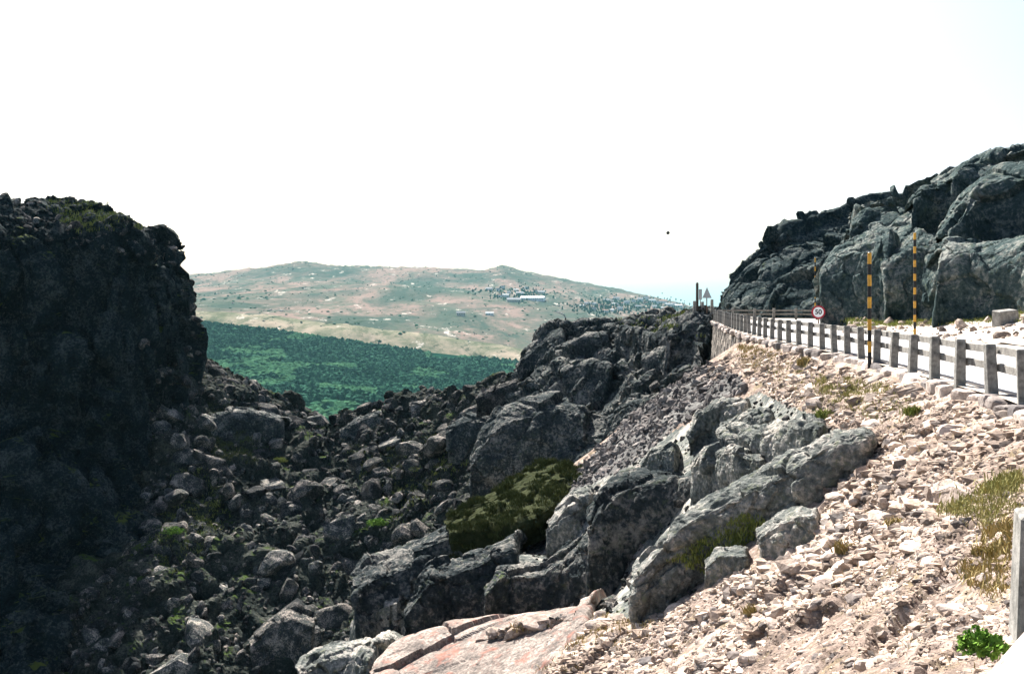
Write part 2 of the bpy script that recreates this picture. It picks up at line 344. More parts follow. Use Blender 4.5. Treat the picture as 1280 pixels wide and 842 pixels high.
OUTS = [   # key, (label, crest (px,py,distance), foot (px,py), material, seed, depth m, block size m, roughness)
    ('spine', ('long grey spine of rock rising diagonally from the lit scree towards the fence', [(791, 716, 23), (829, 668, 24), (852, 641, 25), (920, 609, 26), (957, 590, 26.5), (994, 574, 26.5), (1049, 549, 25.6), (1083, 546, 24.5)], [(791, 774), (840, 738), (884, 706), (925, 684), (960, 655), (990, 636), (1045, 592), (1083, 562)], 'outcrop', 601, 2.6, 1.6, .34)),
    ('block', ('big dark boulder with pale flat top left of the long spine', [(735, 640, 33), (752, 612, 33.4), (769, 595, 33.8), (787, 587, 34), (838, 590, 33.2), (866, 599, 32)], [(735, 756), (755, 756), (771, 742), (790, 712), (835, 668), (868, 612)], 'crag', 602, 3.2, 2.4, .26)),
    ('green', ('grey green rounded boulder above the dark cleft', [(864, 583, 36), (884, 559, 37), (916, 555, 37), (948, 574, 36)], [(866, 597), (890, 612), (925, 608), (950, 588)], 'outcrop', 603, 2.6, 1.8, .26)),
    ('upper', ('wide grey slab with a shaded face under the fence scree', [(900, 546, 35), (957, 533, 34.4), (994, 527, 33.6), (1023, 533, 32.4)], [(912, 566), (957, 584), (994, 577), (1022, 554)], 'outcrop', 604, 2.6, 1.9, .3)),
    ('notch', ('small rounded rock step above the wide grey slab', [(900, 535, 39), (930, 519, 39.4), (960, 518, 38.6)], [(902, 549), (930, 542), (960, 532)], 'outcrop', 617, 2.2, 1.2, .3)),
    ('ledge', ('rock step in the grey scree chute with a narrow shaded face', [(861, 544, 43), (873, 514, 44), (903, 504, 43.4), (930, 503, 42)], [(863, 552), (880, 540), (905, 524), (930, 515)], 'outcrop', 605, 2.4, 1.3, .32)),
    ('knob', ('low grey knob of rock at the lower edge of the scree chute', [(802, 582, 43), (813, 563, 43.6), (840, 559, 43)], [(804, 592), (818, 590), (842, 582)], 'outcrop', 618, 2.2, 1.2, .3)),
    ('shelf', ('pale ledge between the scree chute and the big dark boulder', [(735, 622, 44), (760, 600, 45), (800, 588, 44), (838, 578, 42)], [(737, 640), (765, 618), (800, 604), (838, 596)], 'outcrop', 615, 2.6, 1.5, .3)),
    ('step', ('grey block with a pale top between heather patch and big dark boulder', [(684, 652, 43), (711, 618, 43.8), (735, 608, 44)], [(684, 706), (712, 690), (738, 668)], 'outcrop', 619, 2.6, 1.5, .3)),
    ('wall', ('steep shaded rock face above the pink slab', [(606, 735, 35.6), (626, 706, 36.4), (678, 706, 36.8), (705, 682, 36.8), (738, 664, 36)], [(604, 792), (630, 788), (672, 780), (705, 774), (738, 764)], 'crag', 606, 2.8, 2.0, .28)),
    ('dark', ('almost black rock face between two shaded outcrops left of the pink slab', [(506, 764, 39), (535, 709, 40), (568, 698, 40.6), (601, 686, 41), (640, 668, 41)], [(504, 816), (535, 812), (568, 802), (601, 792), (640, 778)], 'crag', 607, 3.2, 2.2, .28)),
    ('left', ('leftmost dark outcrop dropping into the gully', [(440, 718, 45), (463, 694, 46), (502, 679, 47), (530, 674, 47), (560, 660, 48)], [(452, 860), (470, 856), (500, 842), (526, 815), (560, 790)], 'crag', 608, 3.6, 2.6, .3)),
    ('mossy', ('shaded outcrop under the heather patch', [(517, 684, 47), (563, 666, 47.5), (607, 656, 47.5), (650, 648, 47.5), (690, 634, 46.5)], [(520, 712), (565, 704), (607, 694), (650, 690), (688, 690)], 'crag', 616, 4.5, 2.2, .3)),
    ('pink', ('smooth sunlit pink granite slab at the foot of the scree', [(466, 836, 27.2), (490, 806, 28.2), (530, 789, 28.6), (600, 777, 28), (670, 768, 27), (728, 762, 25.6)], [(455, 900), (500, 920), (560, 900), (615, 885), (680, 850), (732, 800)], 'slab', 609, 3, 7.0, .075, 1.2, 110, 140, 'rock_outcrop', 'rock outcrop', 1.9)),
    ('corner', ('lichened dark boulder in the bottom left of the pink slab', [(372, 832, 33), (398, 810, 34), (440, 803, 34), (460, 808, 33)], [(370, 900), (400, 900), (440, 900), (462, 900)], 'outcrop', 610, 3, 1.5, .3)),
    ('cragface', ('huge smooth dark rock face below the crag', [(587, 572, 94), (601, 540, 95), (631, 511, 96), (694, 494, 96), (730, 506, 94)], [(587, 624), (610, 620), (650, 600), (690, 596), (732, 584)], 'crag', 611, 8, 5.5, .26)),
    ('buttress', ('tall shaded rock buttress beside the retaining wall end', [(836, 415, 86), (850, 399, 87), (868, 394, 87), (886, 395, 84.5)], [(830, 476), (850, 476), (866, 466), (887, 458)], 'crag', 612, 6, 3.5, .34)),
    ('tongue', ('pale sunlit slab lying on the ridge left of the crag', [(594, 497, 112), (620, 482, 113), (646, 474, 113)], [(596, 508), (622, 503), (648, 494)], 'boulder', 620, 5, 3.0, .2)),
    ('cut_low', ('broad smooth lower rock face above the concrete block', [(1176, 312, 53), (1186, 297, 53), (1230, 298, 52), (1280, 296, 50), (1340, 290, 46)], [(1165, 408), (1195, 408), (1225, 406), (1280, 402), (1335, 402)], 'roadcliff', 651, 7, 5.5, .2, 2)),
    ('cut_high', ('tall smooth rock face above the horizontal crack at the right edge', [(1186, 294, 57), (1205, 264, 58), (1216, 234, 59), (1228, 218, 60), (1256, 207, 60), (1290, 204, 58), (1350, 190, 54)], [(1184, 304), (1204, 306), (1220, 306), (1238, 306), (1258, 306), (1290, 305), (1350, 300)], 'roadcliff', 652, 9, 6.0, .2, 2)),
    ('cut_dome', ('rounded dome of rock on the skyline near the right edge', [(1190, 224, 70), (1200, 206, 71), (1220, 200, 72), (1240, 202, 72)], [(1190, 250), (1202, 252), (1222, 246), (1242, 236)], 'roadcliff', 653, 8, 4.5, .22, 2)),
    ('cut_top', ('highest skyline rock at the right edge of the view', [(1234, 204, 74), (1256, 193, 75), (1285, 180, 75), (1330, 168, 72)], [(1236, 226), (1258, 224), (1285, 222), (1330, 215)], 'roadcliff', 654, 8, 4.5, .25, 2)),
    ('cut_mid', ('stepped rock mass left of the rounded dome', [(1143, 250, 72), (1152, 234, 73), (1170, 226, 74), (1192, 220, 73)], [(1142, 286), (1156, 292), (1175, 296), (1194, 288)], 'roadcliff', 655, 8, 4.0, .28, 2)),
    ('cut_front', ('pale grey leaning rock face behind the speed sign', [(1026, 334, 67), (1046, 304, 67), (1067, 296, 66), (1096, 285, 65), (1112, 290, 63)], [(1024, 404), (1045, 406), (1066, 407), (1092, 408), (1110, 406)], 'roadcliff', 656, 7, 4.0, .26, 2)),
    ('cut_centre', ('broken rock face behind the tall striped pole across the road', [(1106, 324, 61), (1128, 306, 61), (1146, 284, 61), (1166, 296, 59), (1182, 312, 56)], [(1106, 408), (1128, 410), (1148, 411), (1164, 410), (1180, 409)], 'roadcliff', 657, 6, 2.4, .36, 2)),
    ('cut_back', ('rounded rock shoulder on the slope behind the pale leaning face', [(1062, 290, 80), (1080, 268, 81), (1112, 256, 82), (1142, 254, 81)], [(1064, 306), (1082, 304), (1112, 300), (1142, 296)], 'roadcliff', 658, 8, 3.6, .3, 2)),
    ('bowl', ('largest boulder near the bottom of the shaded gully with a sunlit rounded top', [(312, 800, 103), (335, 772, 104), (362, 758, 104), (389, 776, 103)], [(314, 836), (342, 842), (370, 840), (390, 822)], 'boulder', 661, 4, 3.0, .28, 2, 60, 70, 'boulder', 'boulder')),
    ('ridge_left', ('low jointed rock ledge on the ridge just right of the notch', [(424, 537, 152), (448, 521, 153), (490, 507, 153)], [(427, 556), (455, 554), (492, 544)], 'crag', 662, 5, 2.4, .34, 2, 60, 70)),
    ('ridge_top', ('pale sunlit block crowning the ridge right of the notch', [(512, 504, 149), (540, 497, 149), (566, 505, 147)], [(514, 522), (542, 524), (567, 524)], 'boulder', 663, 5, 2.4, .32, 2, 60, 70)),
    ('ridge_right', ('shaded rock step between the boulder slope and the crag', [(556, 536, 127), (580, 516, 128), (610, 520, 127)], [(560, 566), (586, 570), (612, 562)], 'crag', 664, 5, 2.6, .34, 2, 60, 70)),
    ('slope_rib', ('rib of rock running down the slope under the dark cliff edge', [(262, 520, 147), (290, 508, 149), (322, 512, 150), (350, 522, 150)], [(264, 546), (292, 544), (324, 542), (352, 544)], 'crag', 665, 5, 2.4, .36, 2, 60, 70)),
    ('brown', ('brown boulder lying at the lower edge of the lit scree', [(947, 668, 19.1), (968, 650, 19.5), (995, 638, 19.6), (1018, 644, 19.2)], [(950, 700), (975, 696), (1000, 684), (1019, 664)], 'outcrop', 613, 1.2, .9, .25, .8, 60, 70, 'boulder', 'boulder')),
    ('flagstone', ('long flat pale rock lying in the middle of the scree near the grass', [(1165, 615, 12.4), (1190, 604, 12.8), (1225, 622, 12.4)], [(1168, 622), (1190, 620), (1226, 632)], 'fresh', 622, .8, 1.4, .08, .6, 50, 60)),
    ('wedge', ('dark wedge shaped boulder left of the brown boulder', [(881, 706, 20.6), (896, 689, 21), (930, 693, 20.6)], [(881, 732), (905, 727), (932, 709)], 'outcrop', 614, 1.0, .8, .25, .8, 60, 70, 'boulder', 'boulder')),
]
OUT_LINES = []
for k_, a_ in OUTS:
    if k_ not in ('block', 'wall', 'dark', 'left', 'mossy', 'step', 'corner', 'pink'): continue
    T_ = np.array(a_[1], float); B_ = np.array(a_[2], float)
    dd = np.interp(B_[:, 0], T_[:, 0], T_[:, 2]); hh_ = (B_[:, 1] - np.interp(B_[:, 0], T_[:, 0], T_[:, 1])) / F * dd
    OUT_LINES.append([(x, y - 4, d_ - .3 * h_) for (x, y), d_, h_ in zip(B_, dd, hh_)])

# ------------------------------------------------------------------ near hillside
ST = [
 ((-3, -2.2), [(0, -.12), (1, -.9), (3, -2.6), (6, -5), (10, -9), (16, -16), (24, -28), (36, -42), (60, -43)]),
 ((0.9, 3), [(0, -.12), (1, -.9), (3, -2.6), (6, -5), (9, -8), (15, -15), (24, -28), (36, -42), (60, -43)]),
 ((2.72, 5.2), [(0, -.12), (1, -.75), (3, -2.4), (6, -4.8), (9, -7.3), (14, -13), (22, -26), (36, -42), (60, -43)]),
 ((4.6, 8), [(0, -.15), (1, -.85), (2.5, -2.1), (5, -4.1), (8, -6.5), (13, -12), (22, -26), (36, -42), (60, -43)]),
 ((6.75, 12), [(0, -.15), (1.2, -1), (3, -2.4), (6, -4.7), (9, -6.8), (13.5, -11.5), (20, -24), (36, -42), (60, -43)]),
 ((8.45, 16.5), [(0, -.1), (1.5, -.95), (3.5, -2.8), (6, -4.8), (8.5, -6.3), (11.5, -8.6), (17, -19), (34, -42), (58, -43)]),
 ((9.1, 20.5), [(0, -.1), (1.7, -1.1), (4, -3.2), (6.5, -5.1), (8.6, -6.3), (12, -7.9), (16, -18), (32, -42), (56, -43)]),
 ((9.72, 25), [(0, -.1), (1.7, -1.15), (4, -3.3), (6.5, -5.4), (8.6, -6.6), (13, -8.2), (16, -18), (32, -42), (56, -43)]),
 ((10.35, 30), [(0, -.1), (1.8, -1.3), (4, -3.3), (7, -6.4), (10, -9.3), (14, -12), (18, -20), (34, -42), (56, -43)]),
 ((10.9, 35.5), [(0, -.15), (2, -1.75), (4.5, -3.7), (7.5, -6.2), (10.5, -8.2), (15, -10.8), (19, -20), (34, -42), (56, -43)]),
 ((11.25, 41), [(0, -.15), (2, -1.75), (4.5, -3.8), (8, -6.5), (12, -8.8), (18, -11.2), (22, -20), (36, -41), (56, -43)]),
 ((11.85, 48), [(0, -.2), (2, -1.8), (5, -4.1), (9, -7.1), (14, -9.4), (20, -11.8), (24, -21), (36, -40), (56, -43)]),
 ((12.9, 57), [(0, -.7), (2.5, -2.5), (5, -4.3), (9, -7.6), (14, -10.4), (19, -13.5), (24, -23), (36, -39), (56, -42)]),
 ((14.2, 66), [(0, -2.2), (2.5, -3.5), (5, -5.2), (9, -8.5), (13, -12), (17, -17), (22, -25), (36, -36), (56, -41)]),
 ((15.5, 74), [(0, -3.2), (2.5, -4.5), (5, -6.2), (9, -9.8), (12, -14), (16, -19), (22, -26), (36, -35), (56, -40)]),
 ((16.6, 82), [(0, -3.6), (2, -5.4), (4, -7.6), (7, -12), (10, -17), (14, -21), (22, -27), (36, -34), (56, -38)]),
]
W = []
for (e, prof) in ST:
    s_ = edge_s(e[1]); d = edge_dir(s_); n = np.array([-d[1], d[0]]); q = edge_at(s_)
    W.append([(q[0] + n[0] * a + 0 , q[1] + n[1] * a, z) for a, z in prof])
near = Surf(np.array(W), 520, 430)
ANCHORED = ('spine', 'green', 'upper', 'notch', 'ledge', 'knob', 'brown', 'wedge', 'bedrock', 'flagstone')
nx_, ny_ = proj(near.V); nf_ = near.V[:, 1] > 4
def ground_D(px, py):
    d_ = np.hypot(nx_ - px, ny_ - py) + np.where(nf_, 0, 1e6); c_ = np.where(d_ < 9)[0]
    return near.V[c_, 1].min() if len(c_) else None
for i_, (k_, a_) in enumerate(OUTS):
    if k_ not in ANCHORED: continue
    T_ = np.array(a_[1], float); B_ = np.array(a_[2], float)
    gd = [(x, ground_D(x, y)) for x, y in B_]; gd = np.array([g for g in gd if g[1] is not None])
    if len(gd) < 2: print('no ground for', k_); continue
    cf = np.polyfit(gd[:, 0], gd[:, 1], 1 if len(gd) < 6 else 2); D0 = np.clip(np.polyval(cf, T_[:, 0]), gd[:, 1].min(), gd[:, 1].max())
    hh_ = (np.interp(T_[:, 0], B_[:, 0], B_[:, 1]) - T_[:, 1]) / F * D0
    nT = [(x, y, d + .25 * max(h, 0)) for (x, y, _), d, h in zip(T_, D0, hh_)]
    print(k_, [round(t[2], 1) for t in a_[1]], '->', [round(t[2], 1) for t in nT])
    OUTS[i_] = (k_, (a_[0], nT) + tuple(a_[2:]))
dist_edge = np.tile(np.linspace(0, 8, 430), 520)
mk = np.clip(dist_edge / 0.8, 0, 1)
farw = np.clip((dist_edge - 3.5) / 2, 0, 1)
near.disp((blocks(near.V, 1.6, 3) * .22 + blocks(near.V, .5, 5) * .2 + fbm(near.V / 1.2, 5, 8) * .07) * mk)
near.disp(blocks(near.V, 2.6, 13) * farw * .7)
def hold_below(surf, line, dmax=None, soft=0.0):
    """keep the ground under a line of sight so that what stands behind it is not buried"""
    L_ = np.array(line, float); o = np.argsort(L_[:, 0]); L_ = L_[o]; a_, b_ = L_[0].copy(), L_[-1].copy()
    a_[:2] -= (45, 70); b_[:2] += (45, -70); L_ = np.concatenate([a_[None], L_, b_[None]]); x, y = proj(surf.V); Y = surf.V[:, 1]
    lim = np.interp(x, L_[:, 0], L_[:, 1]); ok = (x >= L_[0, 0]) & (x <= L_[-1, 0]) & (Y > 3)
    if L_.shape[1] > 2: ok &= Y < np.interp(x, L_[:, 0], L_[:, 2]) + .3
    zl = EYE - (lim - 375) / F * Y; surf.V[:, 2] = np.where(ok, np.minimum(surf.V[:, 2], zl), surf.V[:, 2])
SIL = [(-3000, 1400), (380, 1100), (428, 900), (441, 735), (460, 715), (525, 695), (560, 672), (600, 655), (650, 628), (690, 598), (735, 566), (780, 530), (830, 492), (868, 464), (884, 455), (890, 400), (900, 300)]
hold_below(near, SIL)
for ln in OUT_LINES: hold_below(near, ln)
x_, y_ = proj(near.V); zone = (inpoly(x_, y_, DARKROCK) & (near.V[:, 1] > 15)).reshape(520, 430, 1).astype(float)
def lap(A, it):
    for _ in range(it):
        A = A.copy(); A[1:-1, 1:-1] = (A[:-2, 1:-1] + A[2:, 1:-1] + A[1:-1, :-2] + A[1:-1, 2:]) / 4
    return A
zone = np.clip(lap(zone, 60) * 1.4, 0, 1); G_ = near.V.reshape(520, 430, 3); G_ = G_ * (1 - zone) + lap(G_, 40) * zone; G_[..., 2:] -= zone * .2
near.V = G_.reshape(-1, 3); near.normals(); farw = np.minimum(farw, zone.ravel())
near.disp(blocks(near.V, 1.3, 23) * farw * .5 + blocks(near.V, .45, 24) * farw * .4); near.normals()
no = near.obj('hillside', M['slope']); no['kind'] = 'structure'
no.data.materials.append(M['outcrop']); no.data.materials.append(M['greyground'])
qc = near.V[near.Q[:, 0]]; qx, qy = proj(qc)
mi = np.where(inpoly(qx, qy, DARKROCK), 1, 0); mi = np.where(inpoly(qx, qy, GREY), 2, mi); mi = np.where(((qx < 700) & (qy < 765)) | (qx < 530), 1, mi); mi = np.where(qc[:, 1] < 3, 0, mi)
no.data.polygons.foreach_set("material_index", mi.astype(np.int32)); no.data.update()

# ------------------------------------------------------------------ boulder-filled gully and its ridge
tal = Surf(rows(
 [(60, 700, 230), (170, 700, 230), (240, 700, 230), (320, 720, 230), (385, 740, 230), (417, 740, 230), (450, 720, 220), (500, 700, 215), (548, 690, 210), (600, 680, 200), (680, 660, 190), (780, 640, 180)],
 [(100, 500, 185), (190, 480, 182), (252, 480, 182), (320, 512, 180), (385, 540, 178), (417, 552, 176), (450, 540, 170), (500, 525, 166), (548, 520, 160), (600, 510, 152), (680, 500, 146), (780, 500, 140)],
 [(120, 430, 170), (208, 440, 168), (252, 459, 168), (320, 492, 168), (385, 520, 168), (417, 533, 166), (450, 518, 160), (500, 502, 155), (548, 498, 150), (600, 492, 142), (680, 480, 136), (780, 480, 130)],
 [(110, 500, 152), (205, 505, 150), (258, 515, 152), (320, 530, 154), (385, 548, 154), (420, 556, 152), (455, 548, 148), (505, 538, 143), (555, 536, 138), (605, 540, 130), (680, 540, 125), (780, 540, 118)],
 [(100, 610, 136), (190, 610, 134), (255, 612, 135), (320, 615, 135), (385, 620, 134), (425, 622, 133), (465, 618, 130), (510, 612, 127), (560, 610, 122), (610, 612, 116), (680, 620, 110), (780, 620, 104)],
 [(80, 700, 122), (170, 700, 120), (245, 700, 120), (315, 700, 120), (385, 700, 119), (430, 700, 118), (470, 695, 116), (520, 690, 112), (570, 690, 108), (620, 690, 104), (690, 700, 98), (780, 700, 94)],
 [(60, 800, 108), (160, 800, 107), (235, 800, 106), (310, 800, 106), (385, 800, 105), (435, 800, 103), (480, 800, 101), (530, 800, 98), (580, 800, 95), (630, 800, 92), (700, 800, 88), (780, 800, 84)],
 [(40, 930, 92), (150, 930, 91), (230, 930, 90), (310, 930, 90), (385, 930, 88), (440, 930, 86), (490, 930, 84), (540, 930, 82), (590, 930, 80), (640, 930, 78), (710, 930, 76), (780, 930, 74)],
 [(0, 1120, 72), (140, 1120, 72), (230, 1120, 72), (310, 1120, 72), (385, 1120, 70), (440, 1120, 70), (490, 1120, 68), (540, 1120, 68), (590, 1120, 66), (640, 1120, 66), (710, 1120, 64), (780, 1120, 62)],
), 380, 380)
tal.rock(5.0, 1.9, 0.8, seed=101, amp=0.9)
tal.disp(fbm(tal.V / 12, 3, 77) * 1.0); tal.normals()
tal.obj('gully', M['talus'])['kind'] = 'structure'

# ------------------------------------------------------------------ the dark cliff on the left
lc = Surf(rows(
 [(-160, 285, 215), (0, 282, 210), (60, 285, 205), (120, 290, 205), (165, 310, 200), (195, 330, 198), (208, 360, 195), (218, 440, 192), (222, 480, 192)],
 [(-160, 244, 166), (0, 250, 165), (52, 260, 165), (112, 256, 168), (165, 278, 170), (202, 300, 170), (219, 325, 172), (228, 380, 178), (230, 440, 186)],
 [(-160, 256, 148), (0, 262, 148), (58, 272, 150), (118, 274, 152), (172, 290, 156), (207, 308, 160), (226, 345, 164), (235, 400, 171), (232, 460, 182)],
 [(-160, 290, 136), (0, 290, 136), (60, 296, 138), (118, 302, 141), (172, 316, 145), (210, 340, 151), (230, 378, 159), (240, 425, 167), (234, 480, 178)],
 [(-160, 400, 133), (0, 400, 133), (60, 402, 135), (118, 405, 138), (168, 410, 141), (203, 425, 146), (226, 448, 152), (240, 472, 160), (236, 500, 172)],
 [(-160, 520, 129), (0, 520, 129), (60, 520, 131), (115, 525, 134), (160, 530, 137), (190, 535, 141), (211, 548, 146), (228, 560, 152), (230, 580, 162)],
 [(-160, 650, 121), (0, 650, 121), (60, 650, 123), (112, 655, 126), (149, 658, 129), (176, 660, 132), (196, 665, 136), (212, 668, 140), (220, 680, 150)],
 [(-160, 790, 108), (0, 790, 108), (60, 790, 110), (108, 790, 112), (145, 790, 115), (168, 790, 118), (186, 790, 121), (203, 790, 125), (210, 790, 135)],
 [(-160, 1000, 92), (0, 1000, 92), (60, 1000, 94), (100, 1000, 96), (135, 1000, 99), (160, 1000, 102), (180, 1000, 106), (195, 1000, 110), (205, 1000, 120)],
), 420, 310)
lc.rock(9.0, 3.2, 1.1, seed=201, amp=0.55, stretch=(.75, .75, 2.4))
uu, vv = np.meshgrid(np.linspace(0, 8, 420), np.linspace(0, 8, 310), indexing='ij'); lm = (np.clip((uu - 1.3) / 1.8, .15, 1) * np.clip((8.6 - vv) / 3.2, .25, 1)).ravel()
lc.disp(lm * (blocks(lc.V + np.stack([fbm(lc.V / 6, 2, 5)] * 3, 1) * .8, 6.0, 777, (1, 1, 6)) * 1.7 + blocks(lc.V, 2.2, 787, (1, 1, 4)) * .9)); lc.normals()
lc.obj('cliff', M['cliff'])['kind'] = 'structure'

# ------------------------------------------------------------------ crag between gully and road
crg = Surf(rows(
 [(640, 560, 150), (680, 540, 150), (728, 500, 145), (765, 470, 142), (803, 450, 138), (838, 430, 128), (868, 420, 118), (900, 410, 108)],
 [(647, 468, 128), (672, 426, 126), (722, 409, 124), (762, 404, 121), (803, 400, 116), (838, 397, 106), (868, 396, 97), (900, 394, 92)],
 [(645, 482, 120), (668, 446, 118), (718, 424, 115), (758, 420, 111), (800, 414, 105), (835, 408, 97), (862, 404, 90), (892, 402, 86)],
 [(625, 505, 114), (662, 484, 111), (712, 470, 107), (756, 462, 103), (798, 455, 98), (833, 445, 92), (858, 436, 87), (888, 438, 83)],
 [(602, 528, 108), (655, 526, 104), (705, 514, 101), (752, 504, 97), (793, 490, 92), (828, 476, 88), (850, 466, 84), (886, 464, 81)],
 [(596, 572, 101), (648, 575, 98), (700, 562, 94), (745, 546, 91), (785, 526, 87), (813, 502, 85), (840, 488, 83), (880, 480, 80)],
 [(590, 632, 95), (640, 640, 92), (693, 628, 88), (735, 598, 85), (770, 568, 82), (800, 540, 80), (830, 512, 79.5), (875, 500, 79)],
 [(586, 740, 86), (640, 740, 84), (690, 720, 82), (735, 690, 80), (770, 650, 78), (800, 610, 77), (830, 580, 77), (875, 560, 77)],
), 330, 330)
crg.rock(5.5, 2.3, 0.9, seed=301, amp=0.75, stretch=(1.2, 1.2, 1))
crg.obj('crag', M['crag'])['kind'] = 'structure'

CRAG_FACES = [
    ('left end face of the crag dropping towards the forest', [(648, 456), (663, 430), (682, 415), (702, 409)], [(650, 472), (672, 488), (690, 486), (706, 480)], 4.0, .3),
    ('broad face in the middle of the crag above the huge smooth face', [(702, 462), (718, 448), (742, 451), (762, 456)], [(708, 490), (731, 494), (748, 492), (761, 486)], 3.6, .26),
    ('rounded block with mossy top on the crag crest', [(766, 416), (778, 409), (802, 411), (820, 420)], [(769, 440), (790, 443), (806, 442), (820, 438)], 3.2, .26),
    ('pale slab beside the tall buttress', [(803, 447), (822, 434), (838, 433)], [(802, 466), (822, 476), (838, 472)], 2.6, .28),
    ('low shaded face where the crag meets the scree chute', [(759, 522), (778, 508), (797, 500), (814, 502)], [(756, 542), (776, 542), (800, 528), (814, 516)], 2.6, .3),
    ('dark stepped face under the middle of the crag crest', [(712, 428), (732, 416), (758, 414)], [(714, 446), (736, 448), (760, 446)], 3.0, .32),
]
# ------------------------------------------------------------------ rock walls above the road
rc = Surf(cliffrows(
 [(1044, 388, 88), (1036, 396, 71), (1062, 400, 65), (1100, 403, 62), (1150, 404, 59), (1200, 402, 56), (1250, 398, 52), (1300, 398, 47), (1400, 400, 40), (1560, 400, 33)],
 [(1080, 262, 100), (1072, 262, 88), (1090, 256, 85), (1125, 248, 82), (1160, 234, 80), (1205, 214, 77), (1250, 199, 74), (1300, 184, 71), (1400, 165, 64), (1560, 125, 56)],
 [0, .18, .36, .54, .7, .84, .94, 1.0], 1.5), 330, 430)
cm = np.clip(np.minimum(np.arange(430), 429 - np.arange(430)) / 60 - .1, 0, 1); rc.rock(7.5, 2.6, 0.8, seed=407, amp=0.45, stretch=(.8, .8, 1.4), mask=np.tile(cm, 330))
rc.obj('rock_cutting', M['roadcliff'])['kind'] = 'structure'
fr = Surf(cliffrows(
 [(896, 396, 112), (906, 386, 102), (930, 386, 99), (960, 386, 97), (1000, 387, 95), (1040, 388, 93), (1085, 388, 92), (1140, 390, 91), (1200, 390, 90)],
 [(908, 372, 122), (909, 364, 116), (930, 336, 116), (950, 314, 117), (975, 293, 118), (1010, 278, 119), (1048, 262, 120), (1090, 244, 121), (1140, 241, 121)],
 [0, .2, .4, .6, .78, .9, 1.0], 1.4), 220, 280)
fr.rock(6.5, 2.6, 1.0, seed=501, amp=0.5, stretch=(.8, .8, 1.5))
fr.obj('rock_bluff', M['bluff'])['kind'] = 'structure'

# ------------------------------------------------------------------ road bench, pavement, gravel verge
def ribbon(name, L, Rr, mat, z=0.0, nx=2):
    L = np.asarray(L, float); Rr = np.asarray(Rr, float); n = len(L); V = []; Fq = []
    for j in range(nx):
        q = L + (Rr - L) * j / (nx - 1); V.append(np.c_[q, np.full(n, z)] if q.shape[1] == 2 else q)
    V = np.concatenate(V)
    for j in range(nx - 1):
        for i in range(n - 1): Fq.append((j * n + i, (j + 1) * n + i, (j + 1) * n + i + 1, j * n + i + 1))
    return link(name, mk_mesh(name, V, Fq, mat))
ss = np.linspace(0, elen[-1], 90)
EL = np.array([edge_at(s_) for s_ in ss]); ED = np.array([edge_dir(min(max(s_, .2), elen[-1] - .2)) for s_ in ss]); EN = np.c_[ED[:, 1], -ED[:, 0]]
bench = ribbon('road_bench', EL, EL + EN * 16, M['gravel'], -0.012); bench['kind'] = 'structure'
far_pad = ribbon('verge', np.array([(17.3, 85.2), (19.0, 104)]), np.array([(60, 78), (60, 104)]), M['gravel'], -0.02); far_pad['kind'] = 'structure'
# carriageway: follows the edge, then swings right behind the rock cutting
rd = ribbon('road', EL + EN * 0.5, EL + EN * 7.6, M['road'], -0.004); rd['kind'] = 'structure'
bend = ribbon('road', np.array([(17.0, 85.4), (24, 86.2), (36, 86), (60, 84)]), np.array([(21.5, 74), (26, 76.5), (36, 78), (60, 77)]), M['road'], -0.008); bend['kind'] = 'structure'
# sloping gravel bank at the foot of the cutting
bank = Surf(np.array([
 [P(1060, 412, 52) * (1, 1, 0), P(1110, 416, 50) * (1, 1, 0), P(1160, 421, 47) * (1, 1, 0), P(1210, 424, 42) * (1, 1, 0), (19.2, 36, 0), (18, 30, 0), (16, 22, 0)],
 [P(1060, 407, 57), P(1110, 411, 54), P(1160, 411, 51), P(1210, 407, 48), P(1260, 404, 44), P(1310, 400, 39), P(1400, 390, 30)],
 [P(1060, 402, 62), P(1110, 404, 60), P(1160, 404, 57), P(1210, 400, 54), P(1260, 395, 50), P(1310, 390, 46), P(1400, 380, 38)]]), 60, 120)
bank.disp(fbm(bank.V / 1.5, 4, 31) * .12); bank.normals()
bank.V[:, 2] = np.maximum(bank.V[:, 2], -0.2)
bank.obj('gravel_bank', M['gravel'])['kind'] = 'structure'

# ------------------------------------------------------------------ valley and far hill
HX = [-700, -300, 0, 150, 240, 300, 345, 377, 410, 440, 500, 545, 600, 616, 627, 640, 660, 720, 790, 850, 900, 1000, 1250, 1600, 2100]
ridge = [360, 362, 357, 350, 344, 338, 333, 328.5, 332, 334, 335, 336, 338, 336.5, 333, 335.5, 341, 352, 366, 380, 392, 400, 405, 405, 405]
treeline = [380, 385, 390, 397, 402, 409, 413, 417, 421, 426, 436, 442, 448, 449, 450, 451, 453, 460, 470, 480, 485, 490, 490, 490, 490]
pasture = [360, 366, 374, 382, 387, 392, 396, 399, 402, 405, 411, 416, 424, 426, 428, 430, 433, 440, 450, 455, 460, 465, 465, 465, 465]
mid1 = [358, 364, 368, 374, 376, 379, 382, 384, 386, 388, 392, 395, 399, 400, 401, 402, 403, 404, 408, 412, 420, 425, 430, 430, 430]
mid2 = [362, 363, 362, 361, 360, 358, 357, 356, 357, 358, 360, 362, 365, 366, 366, 367, 368, 374, 383, 393, 402, 408, 412, 412, 412]
hill = Surf(np.array([
 [P(x, y + 3, 2060) for x, y in zip(HX, treeline)],
 [P(x, y, 2240) for x, y in zip(HX, pasture)],
 [P(x, y, 2800) for x, y in zip(HX, mid1)],
 [P(x, y, 3700) for x, y in zip(HX, mid2)],
 [P(x, (y * .72 + r_ * .28), 4300) for x, y, r_ in zip(HX, mid2, ridge)],
 [P(x, r_, 5000) for x, r_ in zip(HX, ridge)],
 [P(x, r_ + 14, 6200) for x, r_ in zip(HX, ridge)],
 [P(x, 420, 8000) for x, r_ in zip(HX, ridge)]]), 120, 420)
